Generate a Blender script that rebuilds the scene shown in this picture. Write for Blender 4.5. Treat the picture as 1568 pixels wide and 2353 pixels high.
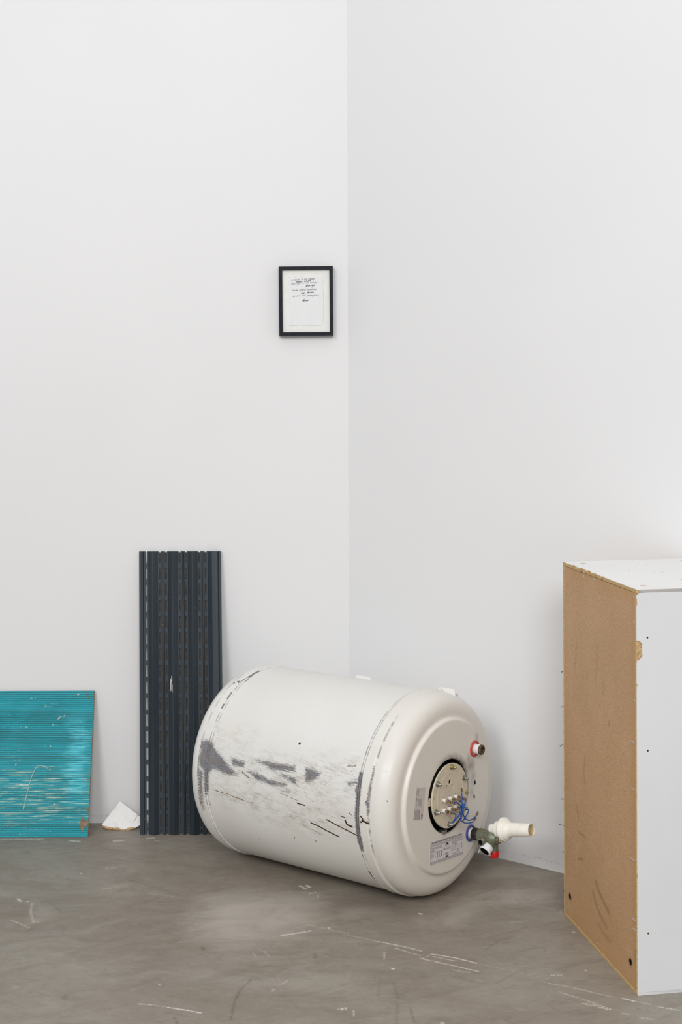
import bpy, bmesh, math, random
import numpy as np
from mathutils import Matrix, Vector
from mathutils.geometry import tessellate_polygon

for o in list(bpy.data.objects):
    bpy.data.objects.remove(o)
S = bpy.context.scene
COL = S.collection
random.seed(4)
RNG = np.random.default_rng(7)

# ------------------------------------------------------------------ camera
cam_d = bpy.data.cameras.new('camera')
cam = bpy.data.objects.new('camera', cam_d)
COL.objects.link(cam)
cam_d.sensor_fit = 'HORIZONTAL'
cam_d.sensor_width = 24.0
cam_d.lens = 24.0 * 3260.0 / 1568.0
cam_d.shift_y = -(1176.5 - 872.0) / 1568.0
cam_d.clip_start = 0.05
cam.location = (0, 0, 1.1)
cam.rotation_euler = (Matrix.Rotation(math.pi / 2, 3, 'X') @ Matrix.Rotation(-0.0033, 3, 'Z')).to_euler()
S.camera = cam

# ------------------------------------------------------------------ light
S.view_settings.view_transform = 'Standard'
S.view_settings.look = 'None'
S.view_settings.exposure = -0.03
S.view_settings.gamma = 1.0
S.view_settings.use_curve_mapping = False
world = bpy.data.worlds.new('world')
S.world = world
world.use_nodes = True
world.node_tree.nodes['Background'].inputs[0].default_value = (0.985, 0.99, 1.0, 1)
world.node_tree.nodes['Background'].inputs[1].default_value = 0.48


def area(name, loc, aim, sx, sy, power, col=(1, 1, 1)):
    d = bpy.data.lights.new(name, 'AREA')
    d.shape = 'RECTANGLE'
    d.size, d.size_y, d.energy, d.color = sx, sy, power, col
    o = bpy.data.objects.new(name, d)
    COL.objects.link(o)
    o.location = loc
    o.rotation_euler = (Vector(aim) - Vector(loc)).to_track_quat('-Z', 'Y').to_euler()
    return o


area('key_lamp_left', (-2.1, -1.9, 3.2), (-0.1, 3.3, 0.5), 1.6, 1.6, 104, (1, 0.995, 0.99))  # unseen key lamp, upper left as the cast shadows suggest; no window known
area('fill_lamp_right', (0.5, -2.0, 2.8), (0.4, 3.3, 0.5), 1.4, 1.4, 98, (1, 0.995, 0.99))  # added fill lamp behind the camera to balance wall brightness; no window known
area('top_fill_lamp', (-0.3, 1.5, 3.3), (-0.2, 1.7, 0), 2.6, 2.4, 13, (1, 0.995, 0.99))  # added overhead fill to lift the floor and upward faces; no fixture known


# ------------------------------------------------------------------ helpers
def tag(o, label=None, cat=None, group=None, kind=None):
    if label: o['label'] = label
    if cat: o['category'] = cat
    if group: o['group'] = group
    if kind: o['kind'] = kind
    return o


def empty(name, mat):
    o = bpy.data.objects.new(name, None)
    o.empty_display_size = 0.05
    COL.objects.link(o)
    o.matrix_world = mat
    return o


def link(me, name, m, parent=None, smooth=None):
    me.materials.append(m)
    if smooth is not None:
        me.polygons.foreach_set('use_smooth', np.ones(len(me.polygons), bool))
        me.set_sharp_from_angle(angle=math.radians(smooth))
    o = bpy.data.objects.new(name, me)
    COL.objects.link(o)
    if parent: o.parent = parent
    return o


class MB:
    """collects faces; build() links them as one mesh object"""
    def __init__(s):
        s.v, s.f = [], []

    def add(s, verts, faces, M=None):
        k = len(s.v)
        if M is not None: verts = [tuple(M @ Vector(p)) for p in verts]
        s.v += [tuple(p) for p in verts]
        s.f += [tuple(i + k for i in q) for q in faces]
        return s

    def box(s, a, b, M=None):
        (x0, y0, z0), (x1, y1, z1) = a, b
        return s.add([(x0, y0, z0), (x1, y0, z0), (x1, y1, z0), (x0, y1, z0), (x0, y0, z1), (x1, y0, z1), (x1, y1, z1), (x0, y1, z1)],
                     [(3, 2, 1, 0), (4, 5, 6, 7), (0, 1, 5, 4), (1, 2, 6, 5), (2, 3, 7, 6), (3, 0, 4, 7)], M)

    def plate(s, outline, holes, z0, z1, M=None):
        """flat plate in XY with real holes, between z0 and z1"""
        loops = [[Vector((x, y, 0)) for x, y in l] for l in [outline] + list(holes)]
        flat = [p for l in loops for p in l]
        n = len(flat)
        tris = tessellate_polygon(loops)
        vs = [(p.x, p.y, z1) for p in flat] + [(p.x, p.y, z0) for p in flat]
        fs = []
        for t in tris:
            a, b, c = (flat[i] for i in t)
            if (b - a).cross(c - a).z < 0: t = (t[0], t[2], t[1])
            fs.append(tuple(t))
            fs.append((t[2] + n, t[1] + n, t[0] + n))
        k = 0
        for l in loops:
            m = len(l)
            for i in range(m):
                a, b = k + i, k + (i + 1) % m
                fs.append((a, b, b + n, a + n))
            k += m
        return s.add(vs, fs, M)

    def lathe(s, prof, seg=32, M=None, cap=(True, True)):
        """profile [(axial, radius)] turned about local X"""
        vs, fs = [], []
        for a, r in prof:
            for i in range(seg):
                t = 2 * math.pi * i / seg
                vs.append((a, r * math.cos(t), r * math.sin(t)))
        for j in range(len(prof) - 1):
            for i in range(seg):
                i2 = (i + 1) % seg
                fs.append((j * seg + i, j * seg + i2, (j + 1) * seg + i2, (j + 1) * seg + i))
        if cap[0]: fs.append(tuple(range(seg))[::-1])
        if cap[1]: fs.append(tuple(range((len(prof) - 1) * seg, len(prof) * seg)))
        return s.add(vs, fs, M)

    def tube(s, path, r, seg=10, M=None, flat=1.0):
        P = [Vector(p) for p in path]
        vs, fs = [], []
        ref = Vector((0.13, 0.31, 0.94))
        for i, p in enumerate(P):
            d = (P[min(i + 1, len(P) - 1)] - P[max(i - 1, 0)]).normalized()
            a = d.cross(ref).normalized()
            b = a.cross(d)
            rr = r[i] if isinstance(r, (list, tuple)) else r
            for k in range(seg):
                t = 2 * math.pi * k / seg
                vs.append(tuple(p + a * (rr * math.cos(t)) + b * (rr * flat * math.sin(t))))
        for i in range(len(P) - 1):
            for k in range(seg):
                k2 = (k + 1) % seg
                fs.append((i * seg + k, i * seg + k2, (i + 1) * seg + k2, (i + 1) * seg + k))
        fs.append(tuple(range(seg))[::-1])
        fs.append(tuple(range((len(P) - 1) * seg, len(P) * seg)))
        return s.add(vs, fs, M)

    def mesh(s, name):
        me = bpy.data.meshes.new(name)
        me.from_pydata(s.v, [], s.f)
        bm = bmesh.new()
        bm.from_mesh(me)
        bmesh.ops.recalc_face_normals(bm, faces=bm.faces)
        bm.to_mesh(me)
        bm.free()
        return me

    def build(s, name, m, parent=None, smooth=None, bevel=None):
        o = link(s.mesh(name), name, m, parent, smooth)
        if bevel:
            b = o.modifiers.new('bevel', 'BEVEL')
            b.width, b.segments, b.limit_method = bevel, 2, 'ANGLE'
        return o


def smooth_path(pts, n=8):
    P = [Vector(p) for p in pts]
    out = []
    for i in range(len(P) - 1):
        p0, p1, p2, p3 = P[max(i - 1, 0)], P[i], P[i + 1], P[min(i + 2, len(P) - 1)]
        for k in range(n):
            t = k / n
            out.append(0.5 * ((2 * p1) + (p2 - p0) * t + (2 * p0 - 5 * p1 + 4 * p2 - p3) * t * t + (3 * p1 - p0 - 3 * p2 + p3) * t ** 3))
    out.append(P[-1])
    return out


def circle(cx, cy, r, n=20, ry=None):
    return [(cx + r * math.cos(2 * math.pi * i / n), cy + (ry or r) * math.sin(2 * math.pi * i / n)) for i in range(n)]


def grid_mesh(name, X, Y, Z, attrs, uv=None, wrap=False):
    """X,Y,Z: (nu,nv) arrays; attrs {name: (nu,nv)}"""
    nu, nv = X.shape
    me = bpy.data.meshes.new(name)
    co = np.stack([X, Y, Z], -1).reshape(-1, 3).astype(np.float32)
    i = np.arange(nu - 1)[:, None]
    j = np.arange(nv if wrap else nv - 1)[None, :]
    j2 = (j + 1) % nv
    q = np.stack([i * nv + j, (i + 1) * nv + j, (i + 1) * nv + j2, i * nv + j2], -1).reshape(-1, 4)
    me.vertices.add(len(co))
    me.vertices.foreach_set('co', co.ravel())
    me.loops.add(q.size)
    me.loops.foreach_set('vertex_index', q.ravel().astype(np.int32))
    me.polygons.add(len(q))
    me.polygons.foreach_set('loop_start', (np.arange(len(q)) * 4).astype(np.int32))
    for k, a in attrs.items():
        at = me.attributes.new(k, 'FLOAT', 'POINT')
        at.data.foreach_set('value', a.reshape(-1).astype(np.float32))
    if uv is not None:
        at = me.attributes.new('flatpos', 'FLOAT_VECTOR', 'POINT')
        w = np.zeros((nu * nv, 3), np.float32)
        w[:, 0], w[:, 1] = uv[0].ravel(), uv[1].ravel()
        at.data.foreach_set('vector', w.ravel())
    me.update()
    me.validate()
    return me


def seg_dist(px, py, pts):
    d = np.full(px.shape, 1e9)
    for (ax, ay), (bx, by) in zip(pts[:-1], pts[1:]):
        vx, vy = bx - ax, by - ay
        t = np.clip(((px - ax) * vx + (py - ay) * vy) / (vx * vx + vy * vy + 1e-12), 0, 1)
        d = np.minimum(d, np.hypot(px - ax - t * vx, py - ay - t * vy))
    return d


def poly_sd(px, py, pts):
    d = seg_dist(px, py, list(pts) + [pts[0]])
    ins = np.zeros(px.shape, bool)
    n = len(pts)
    for i in range(n):
        (x1, y1), (x2, y2) = pts[i], pts[(i + 1) % n]
        if y1 == y2: continue
        c = ((y1 > py) != (y2 > py)) & (px < (x2 - x1) * (py - y1) / (y2 - y1) + x1)
        ins ^= c
    return np.where(ins, d, -d)


def line_mask(px, py, lines, soft=0.0012):
    m = np.zeros(px.shape)
    for pts, w, k in lines:
        d = seg_dist(px, py, pts)
        m = np.maximum(m, k * np.clip((w + soft - d) / soft, 0, 1))
    return m


# ------------------------------------------------------------------ materials
class NT:
    def __init__(s, name):
        s.m = bpy.data.materials.new(name)
        s.m.use_nodes = True
        s.t = s.m.node_tree
        s.b = s.t.nodes['Principled BSDF']

    def new(s, kind, **kw):
        n = s.t.nodes.new(kind)
        for k, v in kw.items(): setattr(n, k, v)
        return n

    def put(s, sock, v):
        if isinstance(v, bpy.types.NodeSocket): s.t.links.new(v, sock)
        elif isinstance(v, (tuple, list)) and len(v) == 3 and sock.type == 'RGBA': sock.default_value = (*v, 1)
        else: sock.default_value = v

    def coord(s, scale=(1, 1, 1), attr=None, rot=(0, 0, 0), loc=(0, 0, 0)):
        if attr: c = s.new('ShaderNodeAttribute', attribute_name=attr).outputs['Vector']
        else: c = s.new('ShaderNodeTexCoord').outputs['Object']
        if any(rot):
            m0 = s.new('ShaderNodeMapping')
            s.put(m0.inputs['Vector'], c)
            m0.inputs['Rotation'].default_value = rot
            c = m0.outputs[0]
        mp = s.new('ShaderNodeMapping')
        s.put(mp.inputs['Vector'], c)
        mp.inputs['Scale'].default_value = scale
        mp.inputs['Location'].default_value = loc
        return mp.outputs[0]

    def noise(s, vec, scale=1, detail=4, rough=0.55, dist=0):
        n = s.new('ShaderNodeTexNoise')
        s.put(n.inputs['Vector'], vec)
        n.inputs['Scale'].default_value = scale
        n.inputs['Detail'].default_value = detail
        n.inputs['Roughness'].default_value = rough
        n.inputs['Distortion'].default_value = dist
        return n.outputs[0]

    def attr(s, name):
        return s.new('ShaderNodeAttribute', attribute_name=name).outputs['Fac']

    def math(s, op, a, b=0.0, clamp=False):
        n = s.new('ShaderNodeMath', operation=op, use_clamp=clamp)
        s.put(n.inputs[0], a)
        s.put(n.inputs[1], b)
        return n.outputs[0]

    def step(s, v, lo, hi, a=0.0, b=1.0):
        n = s.new('ShaderNodeMapRange', interpolation_type='SMOOTHSTEP')
        s.put(n.inputs[0], v)
        n.inputs[1].default_value, n.inputs[2].default_value = lo, hi
        n.inputs[3].default_value, n.inputs[4].default_value = a, b
        return n.outputs[0]

    def mix(s, f, a, b, blend='MIX'):
        n = s.new('ShaderNodeMix', data_type='RGBA', blend_type=blend)
        s.put(n.inputs[0], f)
        s.put(n.inputs[6], a)
        s.put(n.inputs[7], b)
        return n.outputs[2]

    def bump(s, h, strength=0.3, dist=0.001):
        n = s.new('ShaderNodeBump')
        n.inputs['Strength'].default_value = strength
        n.inputs['Distance'].default_value = dist
        s.put(n.inputs['Height'], h)
        s.put(s.b.inputs['Normal'], n.outputs[0])

    def out(s, color, rough=0.5, metal=0.0, spec=0.5):
        s.put(s.b.inputs['Base Color'], color)
        s.put(s.b.inputs['Roughness'], rough)
        s.put(s.b.inputs['Metallic'], metal)
        s.put(s.b.inputs['Specular IOR Level'], spec)
        return s.m


def srgb(r, g, b):
    return tuple(((c / 255 + 0.055) / 1.055) ** 2.4 if c > 10 else c / 255 / 12.92 for c in (r, g, b))


def simple(name, c1, c2=None, scale=40, rough=0.5, metal=0.0, spec=0.5, bump=0.0, detail=4, lo=0.35, hi=0.65):
    n = NT(name)
    nz = n.noise(n.coord(), scale, detail)
    col = n.mix(n.step(nz, lo, hi), c1, c2 or tuple(x * 0.9 for x in c1))
    if bump: n.bump(nz, bump, 0.0006)
    return n.out(col, rough, metal, spec)


def wall_material():
    n = NT('white_wall_paint')
    big = n.noise(n.coord(), 1.3, 3)
    fine = n.noise(n.coord(), 160, 3)
    col = n.mix(n.step(big, 0.3, 0.7), srgb(228, 228, 229), srgb(225, 225, 226))
    z = n.new('ShaderNodeSeparateXYZ')
    n.put(z.inputs[0], n.new('ShaderNodeTexCoord').outputs['Object'])
    zz = z.outputs[2]
    wob = n.noise(n.coord((14, 14, 0)), 1, 3)
    hgt = n.math('SUBTRACT', zz, n.math('MULTIPLY', wob, 0.02))
    band = n.math('MULTIPLY', n.step(hgt, 0.004, 0.0085), n.step(hgt, 0.013, 0.0095))
    spk = n.step(n.noise(n.coord(), 330, 2), 0.54, 0.62)
    col = n.mix(n.math('MULTIPLY', n.math('MULTIPLY', band, spk), 0.55), col, srgb(150, 146, 140))
    n.bump(fine, 0.08, 0.0006)
    return n.out(col, 0.75, 0, 0.25)


def floor_material():
    n = NT('worn_concrete_floor')
    c = n.coord()
    big = n.noise(n.coord((1, 1.7, 1), rot=(0, 0, 0.4)), 2.2, 5, 0.6, 0.6)
    mid = n.noise(n.coord((1, 2.0, 1), rot=(0, 0, -0.25)), 8, 7, 0.68, 0.9)
    sweep = n.noise(n.coord((2.2, 7, 1), rot=(0, 0, 0.22)), 3.4, 7, 0.7, 1.6)
    fine = n.noise(c, 420, 3, 0.6)
    col = n.mix(n.step(big, 0.34, 0.66), srgb(139, 129, 118), srgb(152, 145, 134))
    col = n.mix(n.math('MULTIPLY', n.step(mid, 0.46, 0.68), 0.40), col, srgb(118, 108, 97))
    col = n.mix(n.math('MULTIPLY', n.step(mid, 0.46, 0.28), 0.40), col, srgb(165, 158, 147))
    col = n.mix(n.math('MULTIPLY', n.step(sweep, 0.54, 0.74), 0.26), col, srgb(168, 162, 152))
    col = n.mix(n.math('MULTIPLY', n.step(sweep, 0.45, 0.27), 0.30), col, srgb(112, 102, 90))
    col = n.mix(n.math('MULTIPLY', n.step(fine, 0.35, 0.7), 0.18), col, srgb(106, 98, 88))
    grain = n.noise(n.coord((1, 1.6, 1), rot=(0, 0, 0.3)), 24, 9, 0.72, 1.6)
    col = n.mix(n.math('MULTIPLY', n.step(grain, 0.50, 0.70), 0.34), col, srgb(110, 100, 88))
    col = n.mix(n.math('MULTIPLY', n.step(grain, 0.46, 0.28), 0.30), col, srgb(172, 165, 154))
    for ang, sd in ((0.5, 0.0), (-0.4, 3.7), (1.3, 7.9)):
        hair = n.noise(n.coord((5, 260, 1), rot=(0, 0, ang), loc=(sd, sd, 0)), 1, 3, 0.6)
        msk = n.step(n.noise(n.coord(loc=(sd, 0, 0)), 9, 3), 0.50, 0.64)
        col = n.mix(n.math('MULTIPLY', n.math('MULTIPLY', n.step(hair, 0.62, 0.70), msk), 0.32), col, srgb(178, 171, 160) if sd != 3.7 else srgb(92, 84, 74))
    brk = n.noise(n.coord((1, 1, 1)), 230, 3)
    col = n.mix(n.math('MULTIPLY', n.attr('dust'), n.step(mid, 0.75, 0.3, 0.5, 0.9)), col, srgb(184, 176, 166))
    dk = n.math('MULTIPLY', n.attr('dark'), n.step(brk, 0.35, 0.6, 0.15, 0.62))
    col = n.mix(dk, col, srgb(66, 60, 54))
    lt = n.math('MULTIPLY', n.attr('light'), n.step(n.math('ADD', brk, n.math('MULTIPLY', n.attr('light'), 0.12)), 0.42, 0.60))
    col = n.mix(lt, col, srgb(222, 218, 210))
    n.bump(n.math('ADD', n.math('MULTIPLY', mid, 0.5), fine), 0.12, 0.0008)
    return n.out(col, n.step(mid, 0.3, 0.7, 0.42, 0.56), 0, 0.32)


def tank_material(name='tank_enamel', base=(0.755, 0.748, 0.722)):
    n = NT(name)
    fp = lambda *a, **k: n.coord(*a, attr='flatpos', **k)
    soft = n.noise(n.coord(), 5, 3)
    col = n.mix(n.step(soft, 0.3, 0.7), base, tuple(x * y for x, y in zip(base, (0.965, 0.955, 0.93))))
    n1 = n.noise(fp((48, 640, 1), rot=(0, 0, -0.06)), 1, 6, 0.72, 0.25)
    n1b = n.noise(fp((210, 900, 1), rot=(0, 0, -0.06)), 1, 3, 0.65)
    n2 = n.noise(fp((30, 720, 1), rot=(0, 0, -0.17)), 1, 6, 0.72)
    n3 = n.noise(fp((26, 55, 1)), 1, 4)
    n4 = n.noise(fp((150, 260, 1)), 1, 3)
    # faint long scratches
    st = n.attr('streak')
    sv = n.math('ADD', n2, n.math('MULTIPLY', n3, 0.42))
    m2 = n.math('MULTIPLY', n.step(sv, 0.70, 0.80), st)
    col = n.mix(n.math('MULTIPLY', m2, 0.55), col, n.mix(n.step(n3, 0.42, 0.58), srgb(116, 114, 120), srgb(132, 116, 98)))
    sw = n.math('MULTIPLY', n.step(n3, 0.47, 0.70), n.math('MULTIPLY', st, n.step(n2, 0.48, 0.62)))
    col = n.mix(n.math('MULTIPLY', sw, 0.22), col, srgb(150, 140, 126))
    # bare grey scuffs
    sc = n.attr('scuff')
    jag = n.math('ADD', n.math('MULTIPLY', n.math('SUBTRACT', n1, 0.5), 1.5), n.math('MULTIPLY', n.math('SUBTRACT', n1b, 0.5), 0.8))
    m1 = n.step(n.math('ADD', sc, jag), 0.40, 0.74)
    m1 = n.math('MULTIPLY', m1, n.step(sc, 0.02, 0.25))
    m1 = n.math('MULTIPLY', m1, n.step(n1b, 0.25, 0.5, 0.55, 1.0))
    grey = n.mix(n.step(n1, 0.35, 0.7), srgb(112, 113, 122), srgb(82, 79, 78))
    grey = n.mix(n.step(n3, 0.50, 0.66), grey, srgb(108, 101, 96))
    col = n.mix(n.math('MULTIPLY', m1, 0.92), col, grey)
    # crease shade beside the seam beads, and rim lines, painted as thin dark lines
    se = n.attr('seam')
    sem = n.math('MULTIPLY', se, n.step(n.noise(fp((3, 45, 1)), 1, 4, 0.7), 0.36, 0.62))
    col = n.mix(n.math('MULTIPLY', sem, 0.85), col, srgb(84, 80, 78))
    # gouges
    ru = n.attr('rust')
    rm = n.step(n.math('ADD', ru, n.math('ADD', n.math('MULTIPLY', n.math('SUBTRACT', n1, 0.5), 0.8), n.math('MULTIPLY', n.math('SUBTRACT', n4, 0.5), 0.9))), 0.30, 0.52)
    rm = n.math('MULTIPLY', rm, n.step(ru, 0.06, 0.25))
    rc = n.mix(n.step(n.math('ADD', ru, n.math('SUBTRACT', n4, 0.5)), 0.50, 0.80), srgb(140, 106, 78), srgb(44, 36, 30))
    col = n.mix(rm, col, rc)
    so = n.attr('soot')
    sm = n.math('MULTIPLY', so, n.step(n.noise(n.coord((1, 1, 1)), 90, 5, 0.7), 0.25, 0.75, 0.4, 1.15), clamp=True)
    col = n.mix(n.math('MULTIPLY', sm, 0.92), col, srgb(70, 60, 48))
    speck = n.step(n.noise(n.coord(), 260, 1), 0.76, 0.80)
    col = n.mix(n.math('MULTIPLY', speck, 0.5), col, srgb(150, 132, 108))
    rough = n.math('ADD', n.math('MULTIPLY', m1, 0.25), 0.36)
    return n.out(col, rough, 0, 0.42)


def hardboard_material():
    n = NT('brown_hardboard')
    c = n.coord()
    big = n.noise(c, 6, 4)
    fib = n.noise(n.coord((1, 600, 160), rot=(0.35, 0, 0)), 1, 3, 0.6)
    fib2 = n.noise(n.coord((1, 560, 170), rot=(-0.5, 0, 0)), 1, 2, 0.6)
    fine = n.noise(c, 700, 3)
    col = n.mix(n.step(big, 0.3, 0.7), srgb(206, 167, 128), srgb(196, 158, 119))
    col = n.mix(n.math('MULTIPLY', n.step(fine, 0.40, 0.62), 0.55), col, srgb(150, 116, 80))
    col = n.mix(n.math('MULTIPLY', n.step(fib, 0.60, 0.70), 0.6), col, srgb(224, 194, 156))
    col = n.mix(n.math('MULTIPLY', n.step(fib2, 0.61, 0.71), 0.5), col, srgb(222, 190, 150))
    col = n.mix(n.math('MULTIPLY', n.attr('dark'), 0.75), col, srgb(88, 68, 50))
    col = n.mix(n.math('MULTIPLY', n.attr('light'), 0.8), col, srgb(196, 178, 152))
    ed = n.attr('edge')
    col = n.mix(n.math('MULTIPLY', ed, 0.55), col, srgb(186, 142, 90))
    n.bump(fine, 0.1, 0.0005)
    return n.out(col, 0.62, 0, 0.3)


def teal_material():
    n = NT('teal_foil')
    stv = n.coord((3.2, 210, 1))
    streak = n.noise(stv, 1, 5, 0.65)
    streak2 = n.noise(n.coord((14, 200, 1)), 1, 4, 0.7)
    big = n.noise(n.coord((1, 1, 1), rot=(0, 0, 0.7)), 7, 5, 0.6, 0.8)
    diag = n.noise(n.coord((30, 5, 1), rot=(0, 0, -0.75)), 1.4, 4)
    spk = n.noise(n.coord(), 340, 2)
    col = n.mix(n.step(streak, 0.3, 0.7), srgb(0, 126, 138), srgb(0, 156, 170))
    col = n.mix(n.math('MULTIPLY', n.step(big, 0.5, 0.72), 0.38), col, srgb(2, 98, 106))
    col = n.mix(n.math('MULTIPLY', n.step(diag, 0.55, 0.75), 0.4), col, srgb(4, 130, 164))
    sep = n.new('ShaderNodeSeparateXYZ')
    n.put(sep.inputs[0], n.new('ShaderNodeTexCoord').outputs['Object'])
    y = sep.outputs[1]
    x = sep.outputs[0]
    wob = n.math('MULTIPLY', n.math('SUBTRACT', n.noise(n.coord((1, 6, 1)), 4, 3), 0.5), 0.10)
    low = n.math('MULTIPLY', n.step(n.math('ADD', y, wob), 0.19, 0.12), n.step(n.math('ADD', y, wob), 0.015, 0.06))
    pale = n.math('MULTIPLY', n.step(streak2, 0.48, 0.66), low)
    col = n.mix(n.math('MULTIPLY', pale, 0.85), col, srgb(176, 200, 184))
    # bright reflection band near the right-hand edge, painted into the colour
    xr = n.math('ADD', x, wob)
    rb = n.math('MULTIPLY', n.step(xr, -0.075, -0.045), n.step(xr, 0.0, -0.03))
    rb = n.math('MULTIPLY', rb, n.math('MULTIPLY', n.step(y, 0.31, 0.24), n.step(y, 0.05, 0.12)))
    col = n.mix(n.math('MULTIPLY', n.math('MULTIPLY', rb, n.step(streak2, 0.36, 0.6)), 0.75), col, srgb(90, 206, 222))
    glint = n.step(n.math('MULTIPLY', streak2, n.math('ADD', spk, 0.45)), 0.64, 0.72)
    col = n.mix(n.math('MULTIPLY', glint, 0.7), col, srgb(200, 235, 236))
    n.bump(n.math('ADD', streak2, spk), 0.25, 0.0006)
    return n.out(col, n.step(streak2, 0.3, 0.7, 0.40, 0.58), 0.1, 0.3)


def chipboard_material():
    n = NT('raw_chipboard')
    v = n.new('ShaderNodeTexVoronoi')
    n.put(v.inputs['Vector'], n.coord((1, 1, 1.8)))
    v.inputs['Scale'].default_value = 420
    nz = n.noise(n.coord(), 300, 4, 0.7)
    sep = n.new('ShaderNodeSeparateColor')
    n.put(sep.inputs[0], v.outputs['Color'])
    col = n.mix(sep.outputs[0], srgb(168, 132, 90), srgb(210, 180, 136))
    col = n.mix(n.step(nz, 0.55, 0.72), col, srgb(112, 76, 40))
    n.bump(nz, 0.5, 0.001)
    return n.out(col, 0.8, 0, 0.2)


def bronze_material():
    n = NT('verdigris_bronze')
    a = n.noise(n.coord(), 70, 5, 0.65)
    b = n.noise(n.coord(), 260, 4, 0.7)
    col = n.mix(n.step(a, 0.38, 0.62), srgb(128, 118, 100), srgb(122, 134, 114))
    col = n.mix(n.math('MULTIPLY', n.step(b, 0.52, 0.7), 0.7), col, srgb(92, 84, 66))
    n.bump(b, 0.35, 0.001)
    return n.out(col, 0.45, 0.45, 0.5)


def slot_metal():
    n = NT('dark_coated_steel')
    a = n.noise(n.coord((60, 4, 4)), 1, 4)
    b = n.noise(n.coord(), 180, 3)
    sp = n.noise(n.coord(), 240, 1)
    col = n.mix(n.step(a, 0.3, 0.7), srgb(46, 55, 63), srgb(54, 62, 68))
    col = n.mix(n.math('MULTIPLY', n.step(sp, 0.77, 0.80), 0.7), col, srgb(150, 150, 146))
    st = n.noise(n.coord((9, 9, 5)), 1, 3)
    col = n.mix(n.math('MULTIPLY', n.step(st, 0.66, 0.74), 0.4), col, srgb(96, 88, 76))
    return n.out(col, n.step(b, 0.3, 0.7, 0.42, 0.52), 0.1, 0.35)


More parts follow.
